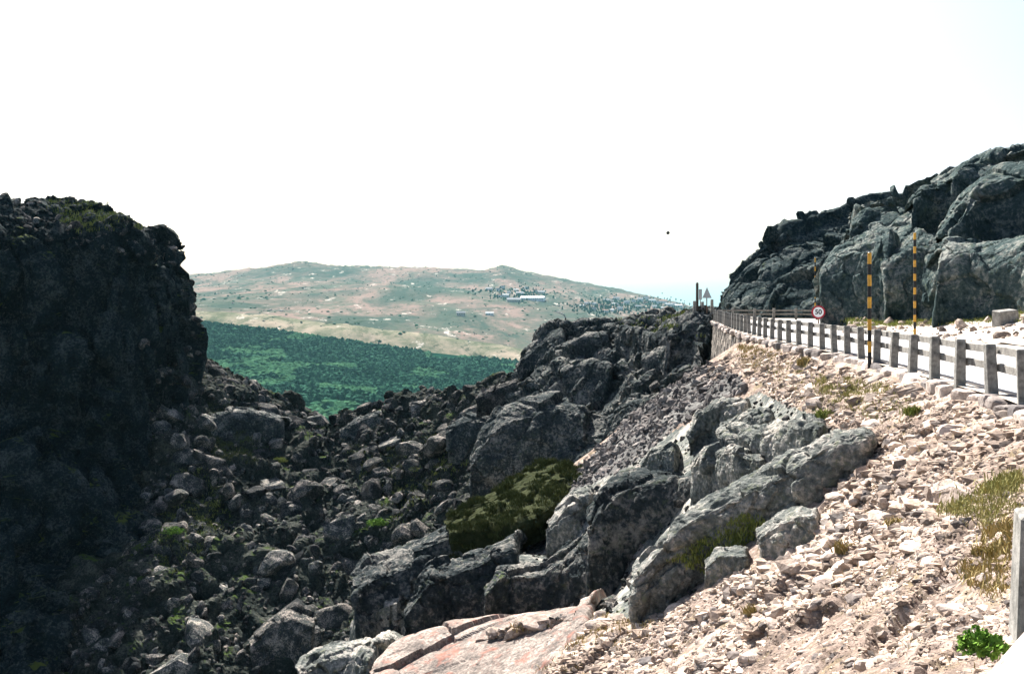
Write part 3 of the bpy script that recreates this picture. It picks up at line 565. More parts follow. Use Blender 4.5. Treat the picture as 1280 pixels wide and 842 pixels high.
hd = fbm(hill.V / np.array([260, 400, 200]), 5, 900) * 7 + np.maximum(blocks(hill.V, 90, 905, (1, 1, .6)), 0) * .12
wr = np.exp(-((hill.V[:, 1] - 5000) / 500) ** 2)
hill.V[:, 2] += hd * (1 - .75 * wr) + wr * np.maximum(fbm(hill.V / 55, 3, 950), 0) * 9; hill.normals()
hob = hill.obj('hill', M['hill'], True); hob['kind'] = 'structure'
hob.data.materials.append(M['band'])
qr = np.repeat(np.arange(119), 419)
mi = (qr < 16).astype(np.int32); hob.data.polygons.foreach_set("material_index", mi); hob.data.update()
valley = Surf(np.array([
 [(x, 150, -75) for x in np.linspace(-600, 700, 12)],
 [(x, 300, -120) for x in np.linspace(-800, 800, 12)],
 [(x, 650, -140) for x in np.linspace(-1000, 900, 12)]] +
 [[P(x, y, D) for x in np.linspace(-400, 1250, 12)] for y, D in ((532, 1000),)] +
 [[P(x, np.interp(x, HX, treeline) * f + 532 * (1 - f), 1000 + 1050 * f ** 1.25) for x in np.linspace(-400, 1250, 12)] for f in (.25, .5, .75, .97, 1.0)]), 140, 220)
valley.disp(fbm(valley.V / 160, 4, 800) * 5 * np.clip((2000 - valley.V[:, 1]) / 400, 0, 1)); valley.normals()
valley.obj('valley', M['ffloor'], True)['kind'] = 'structure'
g0 = link('ground', mk_mesh('ground', [(-26000, -3000, -230), (26000, -3000, -230), (26000, 30000, -230), (-26000, 30000, -230)], [(0, 1, 2, 3)], M['hill'])); g0['kind'] = 'structure'

# ------------------------------------------------------------------ rock generator
def ico(sub):
    bm = bmesh.new(); bmesh.ops.create_icosphere(bm, subdivisions=sub, radius=1); bm.verts.ensure_lookup_table()
    V = np.array([v.co[:] for v in bm.verts]); Fc = np.array([[v.index for v in f.verts] for f in bm.faces]); bm.free(); return V, Fc
ICO = {k: ico(k) for k in (1, 2, 3, 4)}
def rockshape(sub, seed, sharp=24, npl=11, rough=0.04, ax=(1, .8, .65)):
    g = np.random.default_rng(seed); V, Fc = ICO[sub]
    n = g.normal(size=(npl, 3)); n /= np.linalg.norm(n, axis=1, keepdims=True); n = np.concatenate([n, -n[: npl // 2]])
    d = g.uniform(.62, 1.0, len(n)); q = np.maximum(V @ n.T, 0) / d
    r = (q ** sharp).sum(1) ** (-1 / sharp); r = np.minimum(r, 1.25)
    v = V * r[:, None] * np.array(ax)
    if rough: v = v * (1 + rough * fbm(v * 2.2 + seed, 4, seed)[:, None])
    return v, Fc
def rotmats(n, g, tilt=None):
    q = g.normal(size=(n, 4)); q /= np.linalg.norm(q, axis=1, keepdims=True); w_, x, y, z = q.T
    return np.stack([np.stack([1 - 2 * (y * y + z * z), 2 * (x * y - z * w_), 2 * (x * z + y * w_)], 1),
                     np.stack([2 * (x * y + z * w_), 1 - 2 * (x * x + z * z), 2 * (y * z - x * w_)], 1),
                     np.stack([2 * (x * z - y * w_), 2 * (y * z + x * w_), 1 - 2 * (x * x + y * y)], 1)], 1)
def zrot(n, g, tl=.35):
    a = g.uniform(0, 6.283, n); c, s_ = np.cos(a), np.sin(a); Z = np.zeros(n); O = np.ones(n)
    Rz = np.stack([np.stack([c, -s_, Z], 1), np.stack([s_, c, Z], 1), np.stack([Z, Z, O], 1)], 1)
    b = g.normal(0, tl, n); c, s_ = np.cos(b), np.sin(b)
    Rx = np.stack([np.stack([O, Z, Z], 1), np.stack([Z, c, -s_], 1), np.stack([Z, s_, c], 1)], 1)
    return Rx @ Rz
def rock_mass(name, pts, nrm, size, mat, sub, seed, sharp=24, sink=.1, flat=(1, .8, .62), tilt=None):
    g = np.random.default_rng(seed); NV = 10; vs = [rockshape(sub, seed + 31 * k, sharp, 9, 0.0 if sub < 2 else .04, flat) for k in range(NV)]
    n = len(pts); rm = rotmats(n, g) if tilt is None else zrot(n, g, tilt); kind = g.integers(0, NV, n); Vs, Fs = [], []; base = 0
    for k in range(NV):
        i = np.where(kind == k)[0]
        if not len(i): continue
        v, f = vs[k]; st = g.uniform(.75, 1.3, (len(i), 1, 3))
        A = np.einsum('nij,nvj->nvi', rm[i], v[None] * st) * size[i][:, None, None] + (pts[i] - nrm[i] * size[i][:, None] * sink)[:, None]
        Vs.append(A.reshape(-1, 3)); Fs.append((f[None] + (np.arange(len(i)) * len(v))[:, None, None] + base).reshape(-1, 3)); base += len(i) * len(v)
    o = link(name, mk_mesh(name, np.concatenate(Vs), np.concatenate(Fs), mat)); o['kind'] = 'stuff'; return o
def rock_things(name, pts, nrm, size, mat, sub, seed, label, cat, group, sharp=24, sink=.15, ax=(1, .8, .62), tilt=.35):
    g = np.random.default_rng(seed); ms = []
    for k in range(10):
        v, f = rockshape(sub, seed + 13 * k, sharp, 10, .05, ax); ms.append(mk_mesh(name, v, f, mat))
    out = []
    for i in range(len(pts)):
        o = link(name, ms[g.integers(0, 10)], None, tuple(pts[i] - nrm[i] * size[i] * sink))
        s_ = size[i] * g.uniform(.8, 1.25, 3); o.scale = tuple(s_); o.rotation_euler = (g.normal(0, tilt), g.normal(0, tilt), g.uniform(0, 6.28))
        tag(o, label(i) if callable(label) else label, cat, group); out.append(o)
    return out
def pareto(g, n, lo, hi, a): 
    u = g.random(n); return (lo ** -a - u * (lo ** -a - hi ** -a)) ** (-1 / a)

# --- gully boulders
TAL_P = [(195, 440), (250, 452), (320, 485), (385, 512), (417, 526), (450, 508), (548, 488), (640, 470), (640, 560), (600, 640), (520, 690), (440, 720), (450, 842), (60, 842), (80, 760), (150, 700), (190, 600)]
g_ = np.random.default_rng(5)
p, n = tal.sample(9000, TAL_P, None, 51); sz = pareto(g_, len(p), .2, 2.7, 1.6)
o_ = np.argsort(-sz); p, n, sz = p[o_], n[o_], sz[o_]
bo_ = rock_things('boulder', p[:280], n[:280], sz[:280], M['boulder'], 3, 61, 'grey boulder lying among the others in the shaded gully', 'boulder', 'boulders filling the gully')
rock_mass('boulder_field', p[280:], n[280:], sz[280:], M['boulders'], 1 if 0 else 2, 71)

# --- rock outcrops on the near hillside: each a jointed block with its own face
def outcrop(label, top, bot, mat, seed, depth=3.0, big=1.2, amp=.8, drop=1.2, nu=90, nv=110, name='rock_outcrop', cat='rock outcrop', lean=.3):
    top = np.array(top, float); bot = np.array(bot, float)
    k = 14; u_ = np.linspace(0, 1, k); xs = lambda A: np.interp(u_, np.linspace(0, 1, len(A)), A[:, 0])
    def rs(A, c): return np.interp(u_, np.linspace(0, 1, len(A)), A[:, c])
    tx, ty, td = rs(top, 0), rs(top, 1), rs(top, 2); fx, fy = rs(bot, 0), rs(bot, 1); h = np.maximum((fy - ty) / F * td, .1)
    def row(f, back): return np.array([P(x0 + (x1 - x0) * f, y0 + (y1 - y0) * f, max(d_ + bk, 2)) for x0, y0, d_, x1, y1, bk in zip(tx, ty, td, fx, fy, back)])
    cb_ = .35 * h + .15; T = row(0, cb_); rim = T + np.array([0, 1, 0]) * (depth * .45) + np.array([.1, 0, 0]) * depth - np.array([0, 0, .12]) * h[:, None]
    back = T + np.array([.25 * depth, depth, -drop]); brow = row(.15, -max(.03, lean * .05) * h); brow2 = row(.24, -max(.12, lean * .2) * h); mid_ = row(.5, -max(.24, lean * .52) * h); B = row(1, -lean * h); low = B + np.array([0, .25, -1.3])
    G = np.stack([back, rim, T, brow, brow2, mid_, B, low])
    e1, e2 = np.array([0, depth * .3, -.08]), np.array([0, depth * .9, -.5]); xo = np.array([.06, 0, 0]) * depth
    def away(q, e): r_ = q + e; r_[..., 0] = q[..., 0] * r_[..., 1] / q[..., 1]; return r_
    G = np.concatenate([away(G[:, :1], e2) + xo * 2, away(G[:, :1], e1) + xo * .5, G, away(G[:, -1:], e1) + xo, away(G[:, -1:], e2) + xo * 2], 1)
    nu, nv = int(nu * 1.3), int(nv * 1.4); fe = np.clip(np.minimum(np.arange(nv), nv - 1 - np.arange(nv)) / (nv * .16), .15, 1)
    s_ = Surf(G, nu, nv); s_.rock(big, big * .4, big * .14, seed=seed, amp=amp, mask=np.tile(fe, nu)); s_.disp((fbm(s_.V / (big * .16), 3, seed + 5) * .022 + fbm(s_.V / (big * .05), 2, seed + 6) * .008) * big * (amp / .3)); s_.normals()
    o = s_.obj(name, mat); tag(o, label, cat); return s_
OC = {}
for k_, a_ in OUTS:
    OC[k_] = outcrop(a_[0], a_[1], a_[2], M[a_[3]], *a_[4:])

cgx, cgy = proj(crg.V)
for i_, (lb, T_, B_, bg_, am) in enumerate(CRAG_FACES):
    gd = []
    for x, y in B_ + T_:
        c_ = np.where(np.hypot(cgx - x, cgy - y) < 7)[0]
        if len(c_): gd.append((x, y, crg.V[c_, 1].min()))
    gd = np.array(gd); cf = np.linalg.lstsq(np.c_[gd[:, :2], np.ones(len(gd))], gd[:, 2], rcond=None)[0]
    tp = [(x, y, float(cf @ (x, y + 8, 1)) - .4) for x, y in T_]
    outcrop(lb, tp, B_, M['crag'], 671 + i_, 5, bg_, am, 2, 70, 80)

# --- scree
dens = lambda c: 1.0 / np.maximum(c[:, 1], 5) ** 1.1 * np.clip(.55 + .9 * fbm(c / 1.7, 3, 12), .12, 2)
g_ = np.random.default_rng(6)
p, n = near.sample(38000, SCR, dens, 81); d_ = p[:, 1]
sz = pareto(g_, len(p), .020, .17, 1.6) * np.clip(d_ / 14, .55, 1.7) * np.clip(1 + .6 * fbm(p / 2.5, 2, 15), .5, 1.6)
p2, n2 = near.sample(700, SCR, dens, 82); sz2 = pareto(g_, len(p2), .08, .36, 1.8) * np.clip(p2[:, 1] / 16, .5, 1.6)
appar = sz2 / p2[:, 1]; o_ = np.argsort(-appar)[:300]
ro_ = rock_things('rock', p2[o_], n2[o_], sz2[o_], M['fresh'], 3, 91, 'pale pink granite rock lying loose on the sunlit scree', 'rock', 'loose rocks on the sunlit scree', 40, .3, (1, .78, .45), .2)
rock_mass('scree', p, n, sz, M['freshes'], 1, 92, 40, .15, (1, .75, .45), .35)
p, n = near.sample(5200, GREY, None, 83); sz = pareto(g_, len(p), .09, .40, 2.2)
rock_mass('grey_scree', p, n, sz, M['greyscree'], 1, 93, 40, 0, (1, .75, .55))
# dark rubble under the spine, and rubble between outcrops
p, n = near.sample(5000, RUB, None, 84); sz = pareto(g_, len(p), .06, .5, 2.0)
rock_mass('rubble', p, n, sz, M['boulders'], 1, 94, 30, .05)
# rock debris on the crag ledges and at the foot of the cutting
p, n = crg.sample(900, None, lambda c: 1.0, 85); k = n[:, 2] > .45; p, n = p[k], n[k]; sz = pareto(g_, len(p), .15, .9, 1.9)
rock_mass('crag_rubble', p, n, sz, M['boulders'], 2, 95)
p, n = bank.sample(520, None, None, 86); sz = pareto(g_, len(p), .06, .55, 1.7)
rock_mass('bank_rubble', p, n, sz, M['freshes'], 2, 96, 30)
p, n = lc.sample(1500, [(-5, 240), (120, 245), (250, 320), (255, 480), (215, 330), (0, 285)], None, 87); sz = pareto(g_, len(p), .2, 1.3, 1.8)
rock_mass('cliff_top_rubble', p, n, sz, M['boulders'], 2, 97)
p, n = lc.sample(700, [(180, 430), (255, 430), (250, 700), (190, 760)], None, 88); k = n[:, 2] > .2; p, n = p[k], n[k]; sz = pareto(g_, len(p), .4, 1.8, 1.8)
rock_mass('cliff_foot_rubble', p, n, sz, M['boulders'], 2, 98)

# ------------------------------------------------------------------ plants
def tufts(pts, nrm, hgt, spread, nb, seed):
    g = np.random.default_rng(seed); n = len(pts); nb_ = nb
    b = np.repeat(pts, nb_, 0); h = np.repeat(hgt, nb_) * g.uniform(.5, 1.15, n * nb_); sp = np.repeat(spread, nb_)
    off = g.normal(0, .5, (n * nb_, 3)) * sp[:, None]; off[:, 2] *= .15
    lean = g.normal(0, .45, (n * nb_, 3)) * h[:, None]; lean[:, 2] = h
    a = g.uniform(0, 6.28, n * nb_); wv = np.stack([np.cos(a), np.sin(a), 0 * a], 1) * (h * .10)[:, None]
    r0 = b + off; mid_ = r0 + lean * .55 * np.array([.6, .6, 1.1]); tip = r0 + lean
    V = np.stack([r0 - wv, r0 + wv, mid_ + wv * .7, mid_ - wv * .7, tip], 1).reshape(-1, 3)
    i = np.arange(n * nb_)[:, None] * 5
    Fq = np.concatenate([np.c_[i, i + 1, i + 2], np.c_[i, i + 2, i + 3], np.c_[i + 3, i + 2, i + 4]], 0)
    return V, Fq
def grass(name, surf, cnt, poly, mat, h, sp, nb, seed):
    p, n = surf.sample(cnt, poly, None, seed); g = np.random.default_rng(seed)
    V, Fq = tufts(p - np.array([0, 0, .02]), n, g.uniform(.6, 1.3, len(p)) * h, g.uniform(.6, 1.3, len(p)) * sp, nb, seed)
    o = link(name, mk_mesh(name, V, Fq, mat)); o['kind'] = 'stuff'; return o
grass('grass', near, 260, [(1195, 640), (1280, 590), (1285, 640), (1240, 660)], M['palegrass'], .09, .22, 24, 701)
grass('grass', near, 110, [(1200, 720), (1240, 660), (1270, 650), (1262, 760), (1215, 730)], M['drygrass'], .10, .10, 20, 702)
grass('grass', near, 130, [(925, 432), (985, 440), (985, 462), (930, 460)], M['drygrass'], .14, .22, 16, 703)
grass('grass', near, 420, SCR, M['drygrass'], .08, .12, 16, 715)
grass('grass', near, 90, [(930, 440), (1150, 490), (1140, 540), (1000, 500)], M['palegrass'], .1, .16, 16, 716)
grass('grass', near, 160, [(1020, 470), (1110, 480), (1150, 510), (1120, 530), (1030, 500)], M['palegrass'], .13, .2, 18, 704)
grass('grass', near, 220, [(620, 842), (690, 780), (800, 760), (830, 790), (700, 842)], M['drygrass'], .16, .2, 20, 705)
hs = outcrop('rounded dark green heather patch on the shaded outcrop', [(556, 652, 49), (600, 625, 50.5), (640, 601, 51.5), (672, 583, 52), (698, 580, 51.6), (719, 592, 50)], [(562, 668), (604, 660), (645, 654), (680, 640), (704, 622), (721, 604)], M['heath'], 640, 3.0, 1.6, .3, 1.4, 60, 70, 'heather_patch', 'heather patch', 3.0)
c_, _n = hs.sample(170, None, None, 706); rc_ = g_.uniform(.18, .5, len(c_)); nl = 190
d_ = g_.normal(size=(len(c_), nl, 3)); d_ /= np.linalg.norm(d_, axis=2, keepdims=True); d_[..., 2] = np.abs(d_[..., 2]) * .75
p_ = (c_[:, None] + d_ * (rc_[:, None] * g_.random((len(c_), nl)) ** .3)[..., None]).reshape(-1, 3)
V_, F_ = tufts(p_, None, g_.uniform(.07, .2, len(p_)), np.full(len(p_), .05), 2, 707)
fo = link('foliage', mk_mesh('foliage', V_, F_, M['moss']), [o for o in COL.objects if o.name == 'heather_patch'][0]); fo['kind'] = 'stuff'
grass('grass', OC['spine'], 260, [(840, 700), (930, 640), (960, 650), (900, 720)], M['greengrass'], .12, .15, 16, 707)
grass('grass', tal, 1800, [(215, 590), (260, 580), (290, 640), (230, 720), (190, 700)], M['greengrass'], .3, .6, 9, 709)
grass('grass', tal, 1600, [(260, 500), (330, 520), (320, 580), (260, 570)], M['moss'], .35, .6, 10, 710)
grass('grass', tal, 1000, [(430, 560), (560, 540), (590, 580), (500, 660), (450, 600)], M['greengrass'], .35, .6, 8, 711)
grass('grass', lc, 1500, [(55, 250), (130, 250), (175, 290), (90, 290)], M['greengrass'], .5, .7, 8, 712)
grass('grass', bank, 420, [(1050, 398), (1280, 385), (1280, 402), (1050, 412)], M['greengrass'], .22, .3, 14, 713)
grass('grass', crg, 420, [(770, 398), (870, 390), (880, 425), (790, 425)], M['greengrass'], .3, .4, 12, 714)

# single tufts on the sunlit scree
def near_at(px, py):
    x, y = proj(near.V); k = near.V[:, 1] > 2; d = (x - px) ** 2 + (y - py) ** 2 + np.where(k, 0, 1e9)
    c = np.argsort(d)[:6]; return near.V[c[np.argmin(near.V[c, 1])]]
TF = [(1052, 690, .19, 'drygrass', 'rusty dry grass tuft beside the large loose rocks'), (1140, 515, .2, 'greengrass', 'green grass tuft below the kerb in the scree'), (1028, 522, .26, 'greengrass', 'green grass tuft just above the shaded slab'), (1245, 690, .14, 'drygrass', 'straw coloured grass tuft left of the stone bollard'),
      (1005, 455, .28, 'drygrass', 'dry grass tuft beneath the near fence posts'), (925, 665, .3, 'greengrass', 'bushy green tuft on the long rock spine'), (940, 765, .16, 'drygrass', 'small dry tuft low on the scree'), (1120, 655, .15, 'drygrass', 'dry tuft in the middle of the bright scree')]
for i, (x, y, h, mt, lb) in enumerate(TF):
    q = near_at(x, y); V, Fq = tufts(np.zeros((5, 3)), None, np.full(5, h), np.full(5, h * .8), 40, 760 + i)
    o = link('grass_tuft', mk_mesh('grass_tuft', V, Fq, M[mt]), None, tuple(q - np.array([0, 0, .03]))); tag(o, lb, 'grass tuft', 'grass tufts on the scree')

def leafy(name, loc, rad, nleaf, ls, mat, stem_mat, label, cat, seed):
    g = np.random.default_rng(seed); root = empty(name, loc); tag(root, label, cat)
    d = g.normal(size=(nleaf, 3)); d /= np.linalg.norm(d, axis=1, keepdims=True); d[:, 2] = np.abs(d[:, 2])
    lump = 1 + .25 * fbm(d * 2.5, 3, seed); c = d * (g.random(nleaf) ** .33 * lump)[:, None] * np.array(rad)
    a = g.normal(size=(nleaf, 3)); a /= np.linalg.norm(a, axis=1, keepdims=True); b = np.cross(a, g.normal(size=(nleaf, 3))); b /= np.linalg.norm(b, axis=1, keepdims=True)
    s_ = (ls * g.uniform(.6, 1.3, nleaf))[:, None]
    V = np.stack([c - a * s_, c + b * s_ * .5, c + a * s_, c - b * s_ * .5], 1).reshape(-1, 3); i = np.arange(nleaf)[:, None] * 4
    lf = link('foliage', mk_mesh('foliage', V, np.c_[i, i + 1, i + 2, i + 3], mat), root)
    mb = MB()
    for k in range(9):
        t = g.uniform(0, 6.28); e = (math.cos(t) * rad[0] * .6, math.sin(t) * rad[1] * .6, rad[2] * g.uniform(.4, .8)); mb.tube((0, 0, -.05), e, ls * .25, ls * .1, 5)
    link('stem', mb.mesh('stem', stem_mat), root); return root
q = near_at(1240, 800); leafy('leafy_plant', tuple(P(1228, 812, 5.15)), (.13, .13, .10), 900, .018, M['leaf'], M['wood'], 'bright green leafy plant at the foot of the white kerb', 'plant', 801)

tx_, ty_ = proj(tal.V)
SH = [(470, 655, 1.0, 'green shrub between boulders above the leftmost dark outcrop'), (350, 575, .9, 'low green shrub under the sunlit ridge of the left slope'), (285, 520, 1.0, 'shrub on the slope just below the dark cliff edge'), (520, 590, .9, 'small shrub in the middle of the boulder slope left of the smooth face'), (455, 585, .8, 'pale green shrub below the notch'), (245, 600, 1.1, 'dark shrub at the foot of the dark cliff'), (215, 665, 1.1, 'shrub in the shade under the cliff'), (420, 810, .8, 'small bright shrub beside the lichened corner boulder'), (575, 555, .8, 'shrub at the left foot of the crag')]
for i_, (x, y, r_, lb) in enumerate(SH):
    c_ = np.argsort((tx_ - x) ** 2 + (ty_ - y) ** 2)[:8]; q = tal.V[c_[np.argmin(tal.V[c_, 1])]]
    leafy('shrub', tuple(q), (r_ * 1.3, r_, r_ * .7), 900, .1, M['greengrass'] if i_ % 2 else M['leaf'], M['wood'], lb, 'shrub', 830 + i_)

# ------------------------------------------------------------------ kerb, retaining wall, bollard
kerb = empty('stone_kerb'); kerb['kind'] = 'structure'
KS = []
for k_ in range(8):
    v_, f_ = rockshape(3, 300 + k_, 14, 7, .05, (1, 1, 1)); q_ = np.abs(v_) ** .55 * np.sign(v_); KS.append(mk_mesh('kerb_stone', q_ * .95, f_, M['pale']))
s_ = edge_s(13.0)
while s_ < elen[-1] - .5:
    L_ = random.uniform(.4, 1.0); a = edge_at(s_); b = edge_at(s_ + L_ - .03); d = edge_dir(s_ + L_ / 2); nn = np.array([-d[1], d[0]])
    o = link('kerb_stone', random.choice(KS), kerb, (*((a + b) / 2 - nn * random.uniform(.0, .12)), -.16 + random.uniform(-.07, .02))); o.scale = (L_ * .54, random.uniform(.22, .36), random.uniform(.15, .2))
    o.rotation_euler = (random.uniform(-.05, .05), random.uniform(-.05, .05), math.atan2(d[1], d[0]) + random.uniform(-.1, .1)); s_ += L_
# retaining wall below the kerb at the far bend
wall = empty('retaining_wall', (0, 0, 0)); tag(wall, 'rough stone retaining wall holding up the road at the far bend', 'wall')
wv, wf = [], []; core = MB()
s_ = edge_s(50)
s0, s1 = edge_s(50), edge_s(81.5); rowh = .30; z = -.40
while z > -6.0:
    s_ = s0 + random.uniform(0, .3)
    while s_ < s1:
        L_ = random.uniform(.3, .7); a, b = edge_at(s_), edge_at(s_ + L_ - .03); d = edge_dir(s_); nn = np.array([-d[1], d[0]])
        if z > np.interp(s_, [s0, edge_s(57), edge_s(66), s1], [-.9, -1.6, -3.2, -5.6]):
            o_ = .1 - z * .06 + random.uniform(0, .06); h = rowh - .03
            core.hexa([(*(a + nn * o_), z - h), (*(b + nn * o_), z - h), (*(b - nn * .3), z - h), (*(a - nn * .3), z - h), (*(a + nn * (o_ - .02)), z), (*(b + nn * (o_ - .02)), z), (*(b - nn * .3), z), (*(a - nn * .3), z)])
        s_ += L_
    z -= rowh
o = link('stone', core.mesh('stone', M['wallstone']), wall); o['kind'] = 'stuff'
cb = MB(); yy = [50, 55, 60, 66, 70, 75, 81.3]
for u0, u1 in zip(yy[:-1], yy[1:]):
    a, b = edge_at(edge_s(u0)), edge_at(edge_s(u1)); d = b - a; d /= np.linalg.norm(d); nn = np.array([-d[1], d[0]])
    cb.hexa([(*(a + nn * .38), -6.2), (*(b + nn * .38), -6.2), (*(b - nn * .5), -6.2), (*(a - nn * .5), -6.2), (*(a + nn * .07), -.4), (*(b + nn * .07), -.4), (*(b - nn * .5), -.4), (*(a - nn * .5), -.4)])
link('core', cb.mesh('core', M['wallstone']), wall)
# near pavement where the camera stands and its stone bollard
pv_s = np.linspace(.3, edge_s(9.5), 14)
PL = np.array([edge_at(x) for x in pv_s]); PD = np.array([edge_dir(x) for x in pv_s]); PN = np.c_[PD[:, 1], -PD[:, 0]]
mb = MB()
for i in range(len(pv_s) - 1):
    a, b = PL[i], PL[i + 1]; na, nb_ = PN[i], PN[i + 1]
    mb.hexa([(*a, -.5), (*b, -.5), (*(b + nb_ * 1.6), -.5), (*(a + na * 1.6), -.5), (*a, .012), (*b, .012), (*(b + nb_ * 1.6), .012), (*(a + na * 1.6), .012)])
pv = link('pavement', mb.mesh('pavement', M['pale'])); pv['kind'] = 'structure'
bl = MB(); bx, by = 2.80, 5.3
bl.box(-.12, .22, -.15, .2, -.1, .59, .025)
bo = link('stone_bollard', bl.mesh('stone_bollard', M['concrete'], bevel=.012), None, (bx, by, 0)); bo.rotation_euler = (0, 0, R(-20)); tag(bo, 'squat granite bollard standing on the white kerb at the right edge', 'bollard')

# ------------------------------------------------------------------ the guard fences
def fence(name, label, pos, zs, hgt, post_w, railside):
    root = empty(name, (pos[0][0], pos[0][1], 0)); tag(root, label, 'fence'); o0 = np.array([pos[0][0], pos[0][1], 0])
    pm = [MB().box(-post_w / 2, post_w / 2, -post_w / 2, post_w / 2, -.35, hgt * random.uniform(.97, 1.03), .012, .006).mesh('post', M['concrete'], bevel=.012) for _ in range(5)]
    pos = np.asarray(pos)
    for i, q in enumerate(pos):
        d = pos[min(i + 1, len(pos) - 1)] - pos[max(i - 1, 0)]; a = math.atan2(d[1], d[0])
        p_ = link('post', pm[i % 5], root, tuple(np.array([*q, 0]) - o0)); p_.rotation_euler = (random.uniform(-.04, .04), random.uniform(-.04, .04), a + random.uniform(-.08, .08))
    for i in range(len(pos) - 1):
        a, b = pos[i], pos[i + 1]; d = (b - a) / np.linalg.norm(b - a); nn = np.array([d[1], -d[0]]) * railside * (post_w / 2 + .035)
        for z in zs:
            a3 = (*(a + nn - d * (.12 if i % 2 else .05)), z + random.uniform(-.015, .015)); b3 = (*(b + nn + d * (.12 if i % 2 else .05)), z + random.uniform(-.015, .015))
            off = np.array([nn[0], nn[1], 0]) * (.12 if i % 2 else 0)
            link('rail', MB().beam(np.array(a3) + off - o0, np.array(b3) + off - o0, .07, .145).mesh('rail', M['rail'], bevel=.01), root)
    return root
fp = [edge_at(s_) - np.array([-edge_dir(s_)[1], edge_dir(s_)[0]]) * .08 for s_ in np.arange(edge_s(13.2), edge_s(83.5), 1.86)]
fence('guard_fence', 'long fence of square grey posts with two rails along the road edge', fp, (.80, .48), .92, .2, 1)
fb_ = [np.array(P(x, 375, D)[:2]) for x, D in ((889, 89.6), (916, 89.4), (943, 89.2), (967, 89), (995, 88.6), (1021, 88.2), (1048, 88))]
fence('guard_fence', 'far fence with two pale rails crossing in front of the dark bluff', fb_, (.80, .48), 1.0, .24, -1)

# ------------------------------------------------------------------ snow poles, signs, lamp
def snow_pole(px, base, top, D, r, label, n=7):
    z0 = P(px, base, D)[2]; z1 = P(px, top, D)[2]; root = empty('snow_pole', tuple(P(px, base, D))); tag(root, label, 'snow pole', 'striped snow poles along the road')
    L_ = (z1 - z0) / n
    for i in range(n):
        yl = (n - 1 - i) % 2 == 0
        link('yellow_band' if yl else 'black_band', MB().tube((0, 0, i * L_ - (.3 if i == 0 else 0)), (0, 0, (i + 1) * L_), r, n=10).mesh('band', M['yellow' if yl else 'black']), root)
    link('cap', MB().tube((0, 0, n * L_), (0, 0, n * L_ + .02), r * .95, r * .5, 10).mesh('cap', M['black']), root)
snow_pole(1087, 454, 316, 27.8, .052, 'yellow and black striped pole standing in the near fence line', 10)
snow_pole(1143.5, 419, 291, 48.0, .062, 'yellow and black striped pole across the road by the rock cutting', 15)
snow_pole(1019, 384, 322, 86.0, .055, 'yellow and black striped pole in front of the far dark bluff', 11)

def text_mesh(s_, size, mat, name):
    cu = bpy.data.curves.new(name, 'FONT'); cu.body = s_; cu.size = size; cu.align_x = 'CENTER'; cu.align_y = 'CENTER'; cu.extrude = .004; cu.offset = size * .025
    o = bpy.data.objects.new(name, cu); COL.objects.link(o); bpy.context.view_layer.update()
    me = bpy.data.meshes.new_from_object(o.evaluated_get(bpy.context.evaluated_depsgraph_get())); COL.objects.unlink(o); bpy.data.objects.remove(o); me.materials.clear(); me.materials.append(mat); return me
DS = 64.0; sgn = empty('speed_sign', tuple(P(1023, 407, DS))); tag(sgn, 'round speed limit sign reading 50 with a red border', 'road sign')
hz = P(1021.5, 390, DS)[2] - P(1023, 407, DS)[2]; rr = 8.3 / F * DS
link('pole', MB().tube((0, .06, -.3), (0, .06, hz + rr * .6), .045, n=8).mesh('pole', M['steel']), sgn)
link('border', MB().tube((0, .02, hz), (0, 0, hz), rr, n=36).mesh('border', M['red']), sgn)
face_ = link('face', MB().tube((0, 0.004, hz), (0, -.008, hz), rr * .76, n=36).mesh('face', M['white']), sgn)
t_ = link('numeral', text_mesh('50', rr * 1.0, M['black'], 'numeral'), face_, (0, -.014, hz)); t_.rotation_euler = (R(90), 0, 0)
sgn.rotation_euler = (0, 0, -math.atan2(P(1023, 407, DS)[0], DS))
# signs and pillars at the outer bend
D_ = 88.0
ts = empty('warning_sign', tuple(P(883.5, 394, D_))); tag(ts, 'triangular warning sign on a thin pole at the outer bend', 'road sign'); h_ = (394 - 359) / F * D_
link('pole', MB().tube((0, 0, -.6), (0, 0, h_ - .1), .05, n=8).mesh('pole', M['steel']), ts)
tb = MB(); w_ = .42; z0 = h_ - .95
for (yy_, nm, mtx, k) in ((-.03, 'plate', 'grey', 1.0),):
    b0 = len(tb.v); tb.v += [(-w_, -.05, z0), (w_, -.05, z0), (0, -.05, h_ + .02), (-w_, -.08, z0), (w_, -.08, z0), (0, -.08, h_ + .02)]
    tb.f += [[b0, b0 + 1, b0 + 2], [b0 + 5, b0 + 4, b0 + 3], [b0, b0 + 3, b0 + 4, b0 + 1], [b0 + 1, b0 + 4, b0 + 5, b0 + 2], [b0 + 2, b0 + 5, b0 + 3, b0]]
link('plate', tb.mesh('plate', M['grey']), ts)
pp = empty('marker_post', tuple(P(871.5, 392, D_))); tag(pp, 'tall dark weathered post at the outer bend', 'post'); h_ = (392 - 353) / F * D_
link('shaft', MB().box(-.11, .11, -.11, .11, -.6, h_ - .1, .01, .01).mesh('shaft', M['wood'], bevel=.02), pp); link('cap', MB().box(-.10, .10, -.10, .10, h_ - .098, h_, .05).mesh('cap', M['wood']), pp)
ps = empty('board_sign', tuple(P(875.5, 392, D_ + .8))); tag(ps, 'narrow grey board sign behind the tall dark post', 'sign'); h_ = (392 - 361) / F * D_
link('board', MB().box(-.14, .14, -.03, .03, h_ - .95, h_).mesh('board', M['grey'], bevel=.01), ps); link('pole', MB().tube((0, .07, -.6), (0, .07, h_ - .1), .04).mesh('pole', M['steel']), ps)
